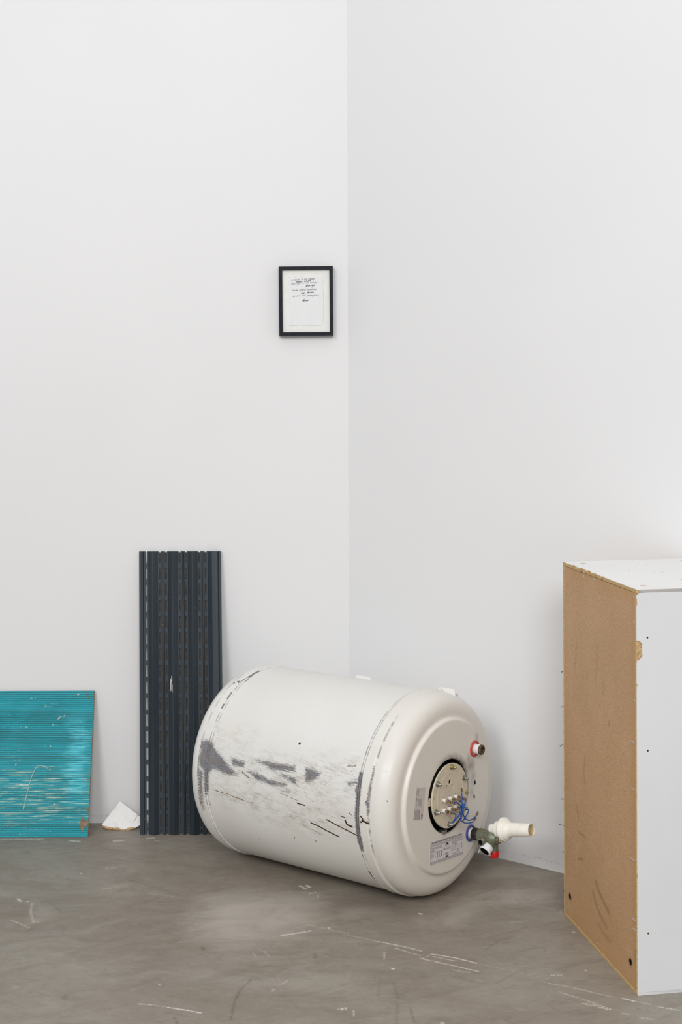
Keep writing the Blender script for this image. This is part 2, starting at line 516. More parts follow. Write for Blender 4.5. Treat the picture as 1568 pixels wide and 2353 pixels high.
MT = {
    'wall': wall_material(), 'floor': floor_material(), 'tank': tank_material(),
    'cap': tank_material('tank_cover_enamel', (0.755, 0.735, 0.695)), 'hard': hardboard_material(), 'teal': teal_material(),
    'chip': chipboard_material(), 'bronze': bronze_material(), 'slot': slot_metal(),
    'laminate': simple('white_laminate', srgb(233, 233, 232), srgb(229, 229, 228), 3, 0.42, 0, 0.4),
    'greylam': simple('grey_white_laminate', srgb(219, 220, 222), srgb(215, 216, 218), 3, 0.42, 0, 0.35),
    'flange': simple('cream_flange_enamel', srgb(216, 206, 184), srgb(206, 198, 178), 60, 0.4, 0, 0.45),
    'dark': simple('dark_insulation', srgb(26, 24, 22), srgb(44, 38, 32), 120, 0.9, 0, 0.1, 0.5),
    'zinc': simple('zinc_plated_steel', srgb(176, 178, 172), srgb(132, 134, 124), 200, 0.3, 0.85),
    'yzinc': simple('yellow_zinc_steel', srgb(186, 178, 120), srgb(140, 136, 88), 200, 0.3, 0.8),
    'brass': simple('tarnished_terminal', srgb(206, 196, 182), srgb(128, 98, 70), 260, 0.28, 0.85),
    'ceramic': simple('white_ceramic', srgb(236, 234, 228), srgb(226, 222, 212), 90, 0.3),
    'cable': simple('blue_cable_sleeve', srgb(14, 82, 172), srgb(10, 70, 150), 60, 0.35),
    'ptfe': simple('white_thread_tape', srgb(238, 239, 240), srgb(218, 220, 224), 400, 0.6, 0, 0.3, 0.4),
    'rusty': simple('rusty_pipe_steel', srgb(120, 104, 82), srgb(70, 58, 42), 260, 0.55, 0.5, 0.4, 0.4),
    'black': simple('black_bore', srgb(14, 12, 11), srgb(26, 22, 18), 200, 0.8, 0, 0.1),
    'blackfit': simple('dark_brown_fitting', srgb(58, 42, 34), srgb(34, 26, 22), 240, 0.45, 0.3, 0.5, 0.2),
    'redring': simple('red_plastic_ring', srgb(206, 74, 66), srgb(186, 58, 52), 300, 0.45),
    'bluering': simple('blue_plastic_ring', srgb(76, 82, 160), srgb(62, 66, 140), 300, 0.45),
    'redcap': simple('red_plastic_cap', srgb(214, 30, 34), srgb(196, 24, 28), 60, 0.35),
    'pvc': simple('aged_white_plastic', srgb(247, 246, 240), srgb(240, 236, 224), 45, 0.35, 0, 0.45),
    'pvcin': simple('yellowed_plastic', srgb(226, 206, 160), srgb(208, 182, 128), 60, 0.45),
    'label': simple('sticker_paper', srgb(222, 221, 224), srgb(216, 214, 216), 80, 0.5),
    'clear': simple('pale_sticker', srgb(206, 200, 198), srgb(200, 194, 190), 80, 0.45),
    'ink': simple('black_ink', srgb(22, 22, 24), srgb(30, 30, 32), 300, 0.6),
    'greyink': simple('grey_ink', srgb(128, 126, 128), srgb(112, 110, 112), 300, 0.6),
    'frame': simple('black_stained_frame', srgb(30, 33, 40), srgb(23, 25, 31), 90, 0.55, 0, 0.18),
    'mount': simple('cream_mount_board', srgb(234, 233, 230), srgb(231, 230, 226), 60, 0.8, 0, 0.2),
    'page': simple('notebook_page', srgb(228, 229, 230), srgb(226, 227, 228), 60, 0.8, 0, 0.2),
    'pencil': simple('pencil_grey', srgb(150, 150, 150), srgb(120, 120, 120), 900, 0.8),
    'pen': simple('dark_pen_ink', srgb(78, 80, 84), srgb(56, 58, 62), 900, 0.7),
    'pagelink': simple('page_edge_shadow_line', srgb(196, 192, 186), srgb(216, 213, 208), 160, 0.8),
    'plaster': simple('dirty_white_laminate', srgb(236, 236, 234), srgb(216, 215, 211), 45, 0.5, 0, 0.3, 0.0, 5, 0.5, 0.75),
    'crack': simple('crack_dirt', srgb(70, 62, 54), srgb(110, 100, 90), 400, 0.9),
    'glue': simple('dried_glue', srgb(130, 178, 180), srgb(150, 186, 184), 200, 0.35),
    'putty': simple('grey_putty_blob', srgb(196, 190, 188), srgb(170, 166, 166), 300, 0.6),
    'board': simple('brown_board_core', srgb(150, 126, 96), srgb(118, 98, 74), 160, 0.75),
    'rawedge': simple('pale_board_edge', srgb(206, 178, 132), srgb(184, 152, 104), 260, 0.75, 0, 0.2, 0.3),
    'nail': simple('grey_nail_steel', srgb(136, 138, 142), srgb(96, 98, 102), 400, 0.4, 0.8),
    'slotshade': simple('slot_shade_brown', srgb(74, 68, 60), srgb(52, 48, 44), 60, 0.7, 0.0, 0.3),  # dark colour standing in for the shade behind the slots
    'staple': simple('bright_staple_wire', srgb(206, 206, 204), srgb(180, 180, 180), 300, 0.35, 0.2),
    'glassy': None,
}
g = NT('clear_picture_glass')
tr = g.new('ShaderNodeBsdfTransparent')
gl = g.new('ShaderNodeBsdfGlossy')
gl.inputs['Roughness'].default_value = 0.05
mx = g.new('ShaderNodeMixShader')
mx.inputs[0].default_value = 0.006
g.t.links.new(tr.outputs[0], mx.inputs[1])
g.t.links.new(gl.outputs[0], mx.inputs[2])
g.t.links.new(mx.outputs[0], g.t.nodes['Material Output'].inputs[0])
MT['glassy'] = g.m


# measured marks: (axial, degrees) on the tank, metres on floor and board
SCUFF={
 "P1":[(-0.4528, 157.7), (-0.4254, 156.7), (-0.4149, 158.2), (-0.4006, 161.9), (-0.3795, 164.9), (-0.3677, 167.3), (-0.3269, 173.2), (-0.3542, 174.7), (-0.3808, 173.9), (-0.4027, 172.9), (-0.4135, 176.3), (-0.4144, 185.5), (-0.4213, 189.3), (-0.4282, 189.6), (-0.4304, 182.9), (-0.4289, 175.0), (-0.4448, 173.0), (-0.4497, 167.4), (-0.4489, 162.5)],
 "P1b":[(-0.449, 173.2), (-0.4289, 175.0), (-0.4316, 186.3), (-0.437, 199.1), (-0.4469, 201.6), (-0.4505, 194.3), (-0.4493, 183.8)],
 "P2":[(-0.3556, 163.9), (-0.3374, 164.2), (-0.3139, 165.1), (-0.3113, 168.8), (-0.3243, 168.7), (-0.3504, 168.5)],
 "P3":[(-0.2945, 163.0), (-0.2541, 162.0), (-0.2168, 161.7), (-0.1739, 161.5), (-0.1711, 164.8), (-0.2068, 166.3), (-0.2379, 166.3), (-0.2677, 164.5)],
 "P4":[(-0.3055, 169.8), (-0.2771, 169.2), (-0.2475, 171.4), (-0.2162, 171.6), (-0.1881, 172.5), (-0.1907, 173.9), (-0.2337, 175.2), (-0.2718, 174.0)],
 "P5":[(-0.2249, 167.0), (-0.1938, 167.3), (-0.1689, 168.0), (-0.1608, 172.0), (-0.173, 171.9), (-0.1923, 170.0)],
 "P6":[(-0.1477, 161.0), (-0.129, 161.1), (-0.101, 162.4), (-0.1104, 165.6), (-0.132, 169.2), (-0.1417, 169.0)],
 "P7":[(-0.0326, 164.0), (-0.0055, 162.1), (-0.0036, 164.6), (-0.0283, 165.9)],
 "P8":[(-0.0076, 158.0), (0.0035, 157.5), (0.0057, 162.8), (0.0055, 168.1), (0.0064, 173.4), (0.0053, 178.8), (0.0044, 187.1), (0.0069, 195.7), (0.004, 201.5), (-0.0047, 202.4), (-0.0084, 197.2), (-0.0088, 190.6), (-0.0092, 183.6), (-0.0083, 176.7), (-0.0071, 171.3), (-0.0121, 167.5), (-0.0092, 165.0)],
 "P9":[(0.0242, 153.4), (0.0272, 153.2), (0.0272, 159.7), (0.0282, 165.8), (0.0271, 171.1), (0.0271, 175.1), (0.026, 181.8), (0.0241, 181.9), (0.0227, 175.3), (0.0171, 173.1), (0.022, 170.8), (0.0236, 164.7), (0.0243, 159.3)],
 "P10":[(-0.1935, 174.9), (-0.1782, 174.9), (-0.1839, 177.6), (-0.2085, 177.5)],
 "P11":[(0.0042, 183.4), (0.0146, 182.4), (0.0259, 182.4), (0.0268, 184.3), (0.0155, 184.0), (0.0052, 184.5)],
}
STREAK=[
 [(-0.4045, 180.4), (-0.2837, 179.0), (-0.1295, 182.0), (-0.0128, 182.5), (-0.0168, 192.2), (-0.1382, 197.6), (-0.2591, 195.0), (-0.3859, 191.7)],
 [(-0.4059, 159.8), (-0.2028, 157.4), (-0.0238, 150.6), (-0.0012, 178.3), (-0.1293, 179.5), (-0.2521, 178.8), (-0.4012, 180.3)],
 [(-0.4387, 149.6), (-0.4031, 149.2), (-0.308, 147.7), (-0.2994, 156.3), (-0.4219, 161.6)],
]
RUST=[
 ([(-0.1273, 191.5), (-0.1071, 192.4), (-0.0876, 194.1), (-0.0556, 196.1)],0.00099,1.0),
 ([(-0.0836, 187.3), (-0.047, 189.9), (-0.0056, 192.6)],0.00099,0.8),
 ([(-0.1505, 194.4), (-0.1246, 195.8), (-0.1025, 197.7)],0.00043,0.6),
 ([(-0.0341, 185.3), (-0.03, 187.4), (-0.0173, 188.1)],0.00149,1.0),
 ([(-0.0234, 180.6), (-0.0155, 181.6)],0.00062,0.6),
 ([(-0.046, 183.4), (-0.0331, 183.7)],0.00050,0.7),
 ([(-0.4021, 185.0), (-0.3561, 185.8), (-0.3336, 186.6), (-0.3113, 187.4)],0.00056,0.6),
 ([(-0.0428, 156.2), (-0.0196, 155.1)],0.00074,0.55),
 ([(-0.0303, 158.4), (-0.0209, 157.8)],0.00056,0.5),
 ([(-0.3178, 170.9), (-0.2975, 173.5)],0.00043,0.8),
 ([(-0.1456, 172.2), (-0.1387, 175.6), (-0.1339, 177.5), (-0.1114, 179.3)],0.00112,0.35),
 ([(-0.1114, 179.3), (-0.0676, 175.9)],0.00037,0.35),
 ([(-0.2084, 178.1), (-0.1595, 180.2)],0.00043,0.5),
 ([(-0.1611, 181.6), (-0.14, 182.0)],0.00099,0.7),
 ([(-0.1963, 194.5), (-0.1673, 196.4)],0.00043,0.35),
 ([(-0.4045, 178.1), (-0.3879, 177.6)],0.00124,0.4),
 ([(-0.1028, 182.2), (-0.0954, 182.5)],0.00124,0.35),
 ([(0.0078, 180.8), (0.0121, 181.7), (0.0138, 183.0), (0.0079, 184.1)],0.00112,1.0),
 ([(0.0132, 183.0), (0.0256, 184.0)],0.00124,0.9),
 ([(0.0451, 155.1), (0.055, 154.4)],0.00099,0.4),
 ([(-0.4501, 191.7), (-0.4419, 194.2)],0.00186,0.35),
 ([(-0.4187, 192.7), (-0.4178, 195.5)],0.00186,0.35),
 ([(-0.2562, 203.8), (-0.2703, 204.8)],0.00037,0.4),
]
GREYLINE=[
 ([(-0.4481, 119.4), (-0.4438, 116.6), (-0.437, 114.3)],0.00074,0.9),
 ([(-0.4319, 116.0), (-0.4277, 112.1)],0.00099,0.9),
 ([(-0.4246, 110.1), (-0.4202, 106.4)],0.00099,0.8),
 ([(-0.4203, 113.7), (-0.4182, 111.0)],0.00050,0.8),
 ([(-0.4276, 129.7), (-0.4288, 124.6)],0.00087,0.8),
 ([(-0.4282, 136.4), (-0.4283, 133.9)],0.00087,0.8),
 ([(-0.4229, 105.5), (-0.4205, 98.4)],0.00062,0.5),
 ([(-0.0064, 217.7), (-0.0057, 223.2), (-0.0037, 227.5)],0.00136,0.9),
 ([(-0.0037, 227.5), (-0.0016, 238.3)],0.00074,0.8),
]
DOTS=[
 ((-0.1782, 148.9),0.0026),
 ((-0.1855, 204.4),0.0011),
 ((-0.2992, 213.2),0.0009),
 ((-0.2889, 187.5),0.0008),
 ((-0.1246, 203.0),0.0009),
 ((-0.0043, 205.2),0.0011),
]
FLIGHT=[
 ([(-0.3606, 2.5023), (-0.3346, 2.4976)],0.0012,0.7),
 ([(-0.308, 2.4877), (-0.2736, 2.4761), (-0.2474, 2.4655)],0.0016,1),
 ([(-0.3346, 2.4976), (-0.308, 2.4877)],0.0008,0.5),
 ([(-0.1208, 2.8069), (-0.0948, 2.818), (-0.0642, 2.8313)],0.0035,0.6),
 ([(-0.6766, 2.8924), (-0.6544, 2.8745), (-0.6313, 2.8511)],0.0015,0.55),
 ([(-0.4183, 3.04), (-0.3565, 3.0199)],0.001,0.35),
 ([(-0.524, 3.0742), (-0.5017, 3.07)],0.001,0.5),
 ([(-0.7583, 3.138), (-0.7501, 3.1449)],0.004,0.6),
 ([(-0.6898, 3.01), (-0.6799, 2.9971)],0.004,0.6),
 ([(-0.6682, 2.9932), (-0.6625, 2.9969)],0.002,0.7),
 ([(-0.6536, 2.9842), (-0.6459, 2.9344), (-0.6287, 2.8802)],0.0025,0.35),
 ([(-0.6327, 2.8779), (-0.6164, 2.886)],0.003,0.3),
 ([(-0.3236, 2.7754), (-0.3068, 2.7807)],0.003,0.3),
 ([(-0.8024, 3.3874), (-0.7716, 3.392)],0.006,0.55),
 ([(-0.7553, 3.3902), (-0.7235, 3.403)],0.008,0.55),
 ([(-0.713, 3.3784), (-0.7024, 3.3783)],0.003,0.4),
 ([(-0.6503, 3.3908), (-0.6295, 3.384)],0.006,0.6),
 ([(-0.5451, 3.3864), (-0.526, 3.3895)],0.005,0.6),
 ([(-0.4682, 3.4053), (-0.4553, 3.4085)],0.006,0.5),
 ([(-0.4478, 3.392), (-0.441, 3.3886)],0.003,0.4),
 ([(-0.0937, 3.0823), (-0.0897, 3.0796)],0.004,0.9),
 ([(-0.0778, 3.0849), (-0.0718, 3.0741)],0.004,0.9),
 ([(-0.0862, 3.0728), (-0.0787, 3.0634)],0.003,0.9),
 ([(-0.0709, 3.0342), (-0.0582, 3.042)],0.0018,0.9),
 ([(-0.0533, 3.0302), (-0.0516, 3.0133)],0.0015,0.7),
 ([(-0.5859, 3.1617), (-0.5829, 3.1674)],0.002,0.5),
 ([(-0.5353, 3.2001), (-0.513, 3.2013)],0.002,0.4),
 ([(-0.0023, 2.4776), (0.0039, 2.4793)],0.003,0.6),
 ([(-0.1281, 2.5523), (-0.1245, 2.5597)],0.003,0.4),
 ([(-0.1172, 2.5756), (-0.0999, 2.5992)],0.0007,0.5),
 ([(-0.3347, 2.5839), (-0.3327, 2.5782)],0.002,0.7),
 ([(-0.0289, 2.8494), (-0.027, 2.8425)],0.002,0.8),
 ([(-0.0738, 2.8637), (0.0102, 2.8171)],0.003,0.25),
 ([(-0.1725, 2.7205), (-0.1652, 2.7047)],0.001,0.5),
 ([(-0.1518, 2.7309), (-0.1398, 2.7045)],0.0008,0.4),
 ([(0.0681, 2.7758), (0.1154, 2.7534), (0.1511, 2.7293)],0.0016,0.9),
 ([(0.1019, 2.7427), (0.1477, 2.7071)],0.0014,0.6),
 ([(0.1696, 2.7153), (0.2152, 2.696), (0.2512, 2.6709)],0.0018,0.95),
 ([(0.173, 2.7026), (0.2141, 2.6815)],0.0012,0.7),
 ([(0.147, 2.6945), (0.196, 2.6672), (0.2519, 2.6344)],0.0014,0.85),
 ([(0.2026, 2.6428), (0.2346, 2.6276)],0.0014,0.5),
 ([(0.0023, 2.8122), (0.0377, 2.795), (0.0681, 2.7758)],0.0022,0.35),
 ([(0.366, 2.5874), (0.4225, 2.5584), (0.4769, 2.5255)],0.0014,0.6),
 ([(0.388, 2.5446), (0.4339, 2.5075), (0.4656, 2.476)],0.0018,0.55),
 ([(0.4241, 2.4968), (0.4425, 2.4895)],0.004,0.5),
 ([(0.4491, 2.4823), (0.4651, 2.4734)],0.003,0.7),
 ([(0.4954, 2.518), (0.5138, 2.5069)],0.0025,0.8),
 ([(0.5166, 2.5051), (0.5418, 2.4932)],0.001,0.5),
 ([(0.5498, 2.4851), (0.5872, 2.469)],0.0022,0.6),
 ([(0.0798, 2.7267), (0.0787, 2.6929)],0.0012,0.6),
 ([(0.3846, 2.6165), (0.4032, 2.6164)],0.002,0.6),
 ([(0.2443, 2.5981), (0.2559, 2.5912)],0.0016,0.5),
 ([(0.2673, 2.6626), (0.3495, 2.6168), (0.3909, 2.5901)],0.001,0.3),
 ([(-0.0062, 2.4795), (0.0032, 2.4821)],0.004,0.6),
 ([(0.0181, 2.4749), (0.0186, 2.4488)],0.0016,0.5),
 ([(0.1587, 2.9207), (0.1618, 2.9183)],0.004,0.8),
 ([(0.0925, 2.6487), (0.0953, 2.6467)],0.003,0.8),
 ([(0.3293, 2.871), (0.3758, 2.8789)],0.002,0.3),
 ([(0.4573, 2.821), (0.4612, 2.8175)],0.002,0.8),
 ([(0.4505, 2.6389), (0.4521, 2.6358)],0.002,0.8),
 ([(0.1512, 2.6944), (0.1695, 2.7132)],0.0008,0.5),
 ([(0.4836, 2.4584), (0.4947, 2.4557)],0.003,0.4),
 ([(0.511, 2.4409), (0.5328, 2.4347)],0.003,0.35),
 ([(0.1683, 2.4247), (0.1709, 2.423)],0.003,0.7),
]
FDARK=[
 ([(-0.471, 3.1214), (-0.4065, 3.0771), (-0.3431, 3.0263)],0.001,0.5),
 ([(-0.4183, 2.9884), (-0.3896, 3.0202), (-0.3683, 3.0396)],0.0014,0.5),
 ([(-0.1931, 2.4377), (-0.1926, 2.5073), (-0.1847, 2.562), (-0.1691, 2.5998)],0.0018,0.7),
 ([(-0.2728, 2.7533), (-0.2686, 2.7372)],0.004,0.7),
 ([(-0.0541, 2.7174), (-0.052, 2.6986)],0.005,0.6),
 ([(-0.2913, 2.4452), (-0.2833, 2.4258)],0.003,0.6),
 ([(-0.6248, 3.003), (-0.5829, 2.9338)],0.0012,0.4),
 ([(-0.5845, 2.9302), (-0.5599, 2.9459)],0.002,0.3),
 ([(-0.4977, 2.5321), (-0.4931, 2.523)],0.006,0.6),
 ([(-0.2572, 3.1974), (-0.2116, 3.1897)],0.0012,0.2),
 ([(0.2747, 2.7359), (0.2999, 2.7683), (0.3153, 2.7882)],0.0016,0.5),
 ([(0.3009, 2.7772), (0.3343, 2.7993)],0.008,0.35),
 ([(0.3382, 2.7246), (0.3937, 2.7511)],0.0014,0.5),
 ([(0.4428, 2.9306), (0.4629, 2.9553)],0.0012,0.6),
 ([(0.2963, 2.995), (0.3173, 3.0143), (0.3401, 3.0471)],0.0018,0.5),
 ([(0.2697, 3.0147), (0.3327, 3.0674)],0.0016,0.45),
 ([(0.2796, 2.5833), (0.3123, 2.6171)],0.0012,0.4),
 ([(0.092, 2.5896), (0.0977, 2.5283), (0.0915, 2.4227)],0.0009,0.5),
 ([(0.1175, 2.483), (0.1224, 2.4267)],0.0016,0.6),
 ([(0.0671, 2.5058), (0.1145, 2.5467)],0.0008,0.4),
 ([(0.0618, 2.5332), (0.07, 2.6092)],0.0007,0.4),
 ([(0.2401, 2.6885), (0.2483, 2.6853)],0.004,0.5),
 ([(0.3871, 3.0007), (0.3937, 2.9967)],0.004,0.5),
 ([(0.5144, 2.4757), (0.517, 2.473)],0.002,0.8),
 ([(0.3889, 2.7328), (0.3896, 2.7285)],0.002,0.8),
 ([(0.3642, 3.0074), (0.3743, 2.9751)],0.001,0.35),
]
FPATCH=[
 ([(-0.3005, 2.8892), (-0.2791, 2.9999), (-0.1867, 3.0249), (-0.0677, 2.998), (-0.0559, 2.8635), (-0.1291, 2.7958), (-0.2149, 2.7745), (-0.2823, 2.7971)],0.8),
 ([(-0.2375, 2.9492), (-0.1959, 2.9488), (-0.1973, 2.9002), (-0.2336, 2.9005)],1),
 ([(-0.6493, 2.9968), (-0.6156, 2.9587), (-0.5862, 2.9156), (-0.6119, 2.886), (-0.6327, 2.8779)],0.35),
 ([(0.1895, 2.8841), (0.2261, 2.9449), (0.2811, 3.0344), (0.3723, 3.0738), (0.4536, 3.0328), (0.4139, 2.9557), (0.3313, 2.9691), (0.2703, 2.9198), (0.2276, 2.8483), (0.1961, 2.8486)],0.5),
 ([(0.1491, 2.8965), (0.1953, 2.9021), (0.2114, 2.872), (0.1871, 2.8487), (0.1517, 2.8607)],0.35),
 ([(0.0026, 2.9344), (0.0869, 2.9586), (0.095, 2.9213), (0.0025, 2.8857)],0.3),
]
SMUDGE= [([(0.2099, 0.1312), (0.1921, 0.1168), (0.1658, 0.1057), (0.1399, 0.098)], 0.005, 0.6), ([(0.2247, 0.1052), (0.2103, 0.0896), (0.1881, 0.0755), (0.1531, 0.065)], 0.005, 0.55), ([(0.1927, 0.0532), (0.1707, 0.0474), (0.1361, 0.0451)], 0.005, 0.4), ([(0.0078, 0.0714), (0.0041, 0.0522)], 0.012, 0.6), ([(0.2685, 0.3589), (0.2736, 0.3266), (0.2714, 0.3043)], 0.0008, 0.5), ([(0.315, 0.2458), (0.3118, 0.2336), (0.3046, 0.2192)], 0.0014, 0.6), ([(0.3073, 0.1947), (0.2833, 0.1981), (0.2668, 0.1976)], 0.0012, 0.5), ([(0.3127, 0.1409), (0.2814, 0.1505)], 0.0022, 0.5), ([(0.1685, 0.1903), (0.1651, 0.1828)], 0.0012, 0.4), ([(0.1345, 0.4558), (0.1367, 0.4506)], 0.003, 0.5), ([(0.3134, 0.5659), (0.326, 0.5237)], 0.008, 0.2), ([(0.1967, 0.5874), (0.2062, 0.5251)], 0.01, 0.15), ([(0.162, 0.5201), (0.1665, 0.5019)], 0.008, 0.2)]
LITE= [([(0.3818, 0.1764), (0.3516, 0.1757)], 0.0007, 0.5), ([(0.3393, 0.1688), (0.3173, 0.1634)], 0.0007, 0.4), ([(0.3753, 0.0669), (0.3678, 0.0544)], 0.012, 0.5), ([(0.368, 0.0391), (0.3556, 0.0201)], 0.012, 0.45), ([(0.3884, 0.0241), (0.3707, 0.0205)], 0.001, 0.7), ([(0.241, 0.7065), (0.2227, 0.7027)], 0.012, 0.3), ([(0.0491, 0.0684), (0.0373, 0.0566)], 0.012, 0.25), ([(0.3862, 0.2503), (0.3409, 0.2532)], 0.02, 0.2)]

# ------------------------------------------------------------------ room
WALL_Y, CX, WA = 3.525, 0.0175, math.radians(38)


def make_floor():
    def lines(lo, a, b, hi, st, big):
        return np.concatenate([np.arange(lo, a - big * 0.5, big), np.arange(a, b, st), np.arange(b + big * 0.5, hi + 0.01, big)])
    xs = lines(-3.2, -0.72, 0.72, 3.2, 0.0020, 0.3)
    ys = lines(-1.0, 2.36, 3.54, 4.0, 0.0026, 0.3)
    X, Y = np.meshgrid(xs, ys, indexing='ij')
    wob = 0.0
    li = line_mask(X, Y, [(p, w * (0.45 if w < 0.0025 else 0.7), k) for p, w, k in FLIGHT], 0.0019)
    dk = line_mask(X, Y, [(p, w * 0.6, k) for p, w, k in FDARK], 0.0026)
    du = np.zeros(X.shape)
    for pts, k in FPATCH:
        sd = poly_sd(X, Y, pts)
        soft = 0.05 if k > 0.6 else 0.018
        du = np.maximum(du, k * np.clip(0.5 + sd / (2 * soft), 0, 1))
    me = grid_mesh('floor', X, Y, np.zeros(X.shape), {'light': li, 'dark': dk, 'dust': du})
    return tag(link(me, 'floor', MT['floor']), 'worn grey brown polished concrete floor with white scratches', None, None, 'structure')


make_floor()

H_WALL, TH = 3.2, 0.12
dx, dy = math.cos(WA), -math.sin(WA)
mit = (CX + TH * math.tan(WA / 2), WALL_Y + TH)
MB().plate([(-3.2, WALL_Y), (CX, WALL_Y), mit, (-3.2, WALL_Y + TH)], [], 0, H_WALL).build('wall_left', MT['wall'])
e2 = (CX + dx * 3.6, WALL_Y + dy * 3.6)
MB().plate([(CX, WALL_Y), e2, (e2[0] - dy * TH, e2[1] + dx * TH), mit], [], 0, H_WALL).build('wall_right', MT['wall'])
tag(bpy.data.objects['wall_left'], 'plain white painted wall behind the teal sheet and picture', None, None, 'structure')
tag(bpy.data.objects['wall_right'], 'plain white painted wall angled behind tank and cabinet', None, None, 'structure')

# ------------------------------------------------------------------ water heater
TN = Vector((0.78883, -0.61457, 0.00692)).normalized()
TE = TN.cross(Vector((0, 0, 1))).normalized()
TW = TE.cross(TN)
TY = -TE
AX, AZ = 0.21, 0.2168
tc = Vector((0.163, 3.052, 0.2170))
org = tc - TN * AX - TW * AZ
TM = Matrix(((TN.x, TY.x, TW.x, org.x), (TN.y, TY.y, TW.y, org.y), (TN.z, TY.z, TW.z, org.z), (0, 0, 0, 1)))
tank = empty('water_heater', TM)
tag(tank, 'scuffed white enamel water heater lying on its side on the floor', 'water heater')
TL = Matrix.Translation((AX, 0, AZ))      # (axial, right, up) -> local
RB = 0.2136


def wear(s, ph):
    arc = np.radians(ph) * 0.214
    conv = lambda pts: [(a, math.radians(b) * 0.214) for a, b in pts]
    sc = np.zeros(s.shape)
    for k, pts in SCUFF.items():
        sd = poly_sd(s, arc, conv(pts))
        soft = 0.0050 if k in ('P8', 'P9') else 0.0105
        sc = np.maximum(sc, np.clip(0.5 + sd / (2 * soft), 0, 1) * (0.9 if k in ('P1b', 'P10') else 1.0))
    # bare metal on the seams, where it rubbed
    for s0, lo, hi in ((-0.4255, 150, 196), (-0.449, 160, 186)):
        sc = np.maximum(sc, 0.75 * np.clip(1 - np.abs(s - s0) / 0.0035, 0, 1) * np.clip((ph - lo) / 8, 0, 1) * np.clip((hi - ph) / 8, 0, 1))
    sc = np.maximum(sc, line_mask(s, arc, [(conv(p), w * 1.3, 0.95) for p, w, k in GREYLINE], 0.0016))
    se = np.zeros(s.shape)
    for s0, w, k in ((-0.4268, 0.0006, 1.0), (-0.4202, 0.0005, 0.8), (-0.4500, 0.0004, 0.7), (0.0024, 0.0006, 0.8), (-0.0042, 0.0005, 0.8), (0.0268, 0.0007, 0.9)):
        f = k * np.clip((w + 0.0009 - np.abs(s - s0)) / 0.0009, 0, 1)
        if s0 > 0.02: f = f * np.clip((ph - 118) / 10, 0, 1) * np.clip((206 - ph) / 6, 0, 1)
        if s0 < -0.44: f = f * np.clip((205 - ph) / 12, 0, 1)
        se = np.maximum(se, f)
    st = np.zeros(s.shape)
    for i, pts in enumerate(STREAK):
        sd = poly_sd(s, arc, conv(pts))
        st = np.maximum(st, np.clip(0.5 + sd / 0.05, 0, 1) * (1.0, 0.75, 0.6)[i])
    ru = line_mask(s, arc, [(conv(p), w, k) for p, w, k in RUST], 0.0009)
    for p, r in DOTS:
        q = conv([p])[0]
        ru = np.maximum(ru, np.clip((r + 0.0008 - np.hypot(s - q[0], arc - q[1])) / 0.0008, 0, 1))
    return sc, st, ru, se


PHI = np.concatenate([np.arange(96, 238, 0.28), np.arange(238, 456, 3.0)])


def tank_shell(name, prof, mat, cover=False):
    s = np.array([p[0] for p in prof])[:, None] + 0 * PHI[None]
    r = np.array([p[1] for p in prof])[:, None] + 0 * PHI[None]
    ph = PHI[None] + 0 * s
    sc, st, ru, se = wear(s, ph)
    y, z = r * np.cos(np.radians(ph)), r * np.sin(np.radians(ph))
    so = np.zeros(s.shape)
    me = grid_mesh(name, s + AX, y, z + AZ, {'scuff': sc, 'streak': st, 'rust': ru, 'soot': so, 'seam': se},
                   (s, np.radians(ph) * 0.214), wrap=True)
    return link(me, name, mat, tank, 40)


ss = np.arange(-0.4215, -0.0035, 0.00105)
# long shallow dent along the belly
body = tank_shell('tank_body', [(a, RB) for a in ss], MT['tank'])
cap = [(-0.495, 0.0005), (-0.4948, 0.08), (-0.494, 0.14)]
for i in range(15):
    t = i / 14 * math.pi / 2
    cap.append((-0.452 - 0.041 * math.cos(t), 0.163 + 0.0495 * math.sin(t)))
cap += [(-0.4505, 0.2126), (-0.4495, 0.2145), (-0.444, 0.2147), (-0.438, 0.2147), (-0.432, 0.2147), (-0.4285, 0.2147), (-0.427, 0.2138), (-0.4255, 0.2136)]
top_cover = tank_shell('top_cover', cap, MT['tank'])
# rolled seam beads
for s0 in (-0.4235, -0.0008):
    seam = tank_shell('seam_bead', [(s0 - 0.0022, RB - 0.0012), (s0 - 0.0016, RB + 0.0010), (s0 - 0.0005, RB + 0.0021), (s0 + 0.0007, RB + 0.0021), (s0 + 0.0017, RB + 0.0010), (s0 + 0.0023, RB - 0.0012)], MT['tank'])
# bottom cover: rim band, step, rounded shoulder, ring
cov = [(0.0022, 0.2132), (0.003, 0.2152)] + [(a, 0.2155) for a in np.arange(0.004, 0.0235, 0.0016)] + [(0.0245, 0.2150), (0.0258, 0.2130), (0.0272, 0.2121), (0.030, 0.2119)]
for i in range(13):
    t = i / 12 * math.pi / 2
    cov.append((0.034 + 0.038 * math.sin(t), 0.176 + 0.0358 * math.cos(t)))
cover = tank_shell('bottom_cover', cov, MT['cap'])


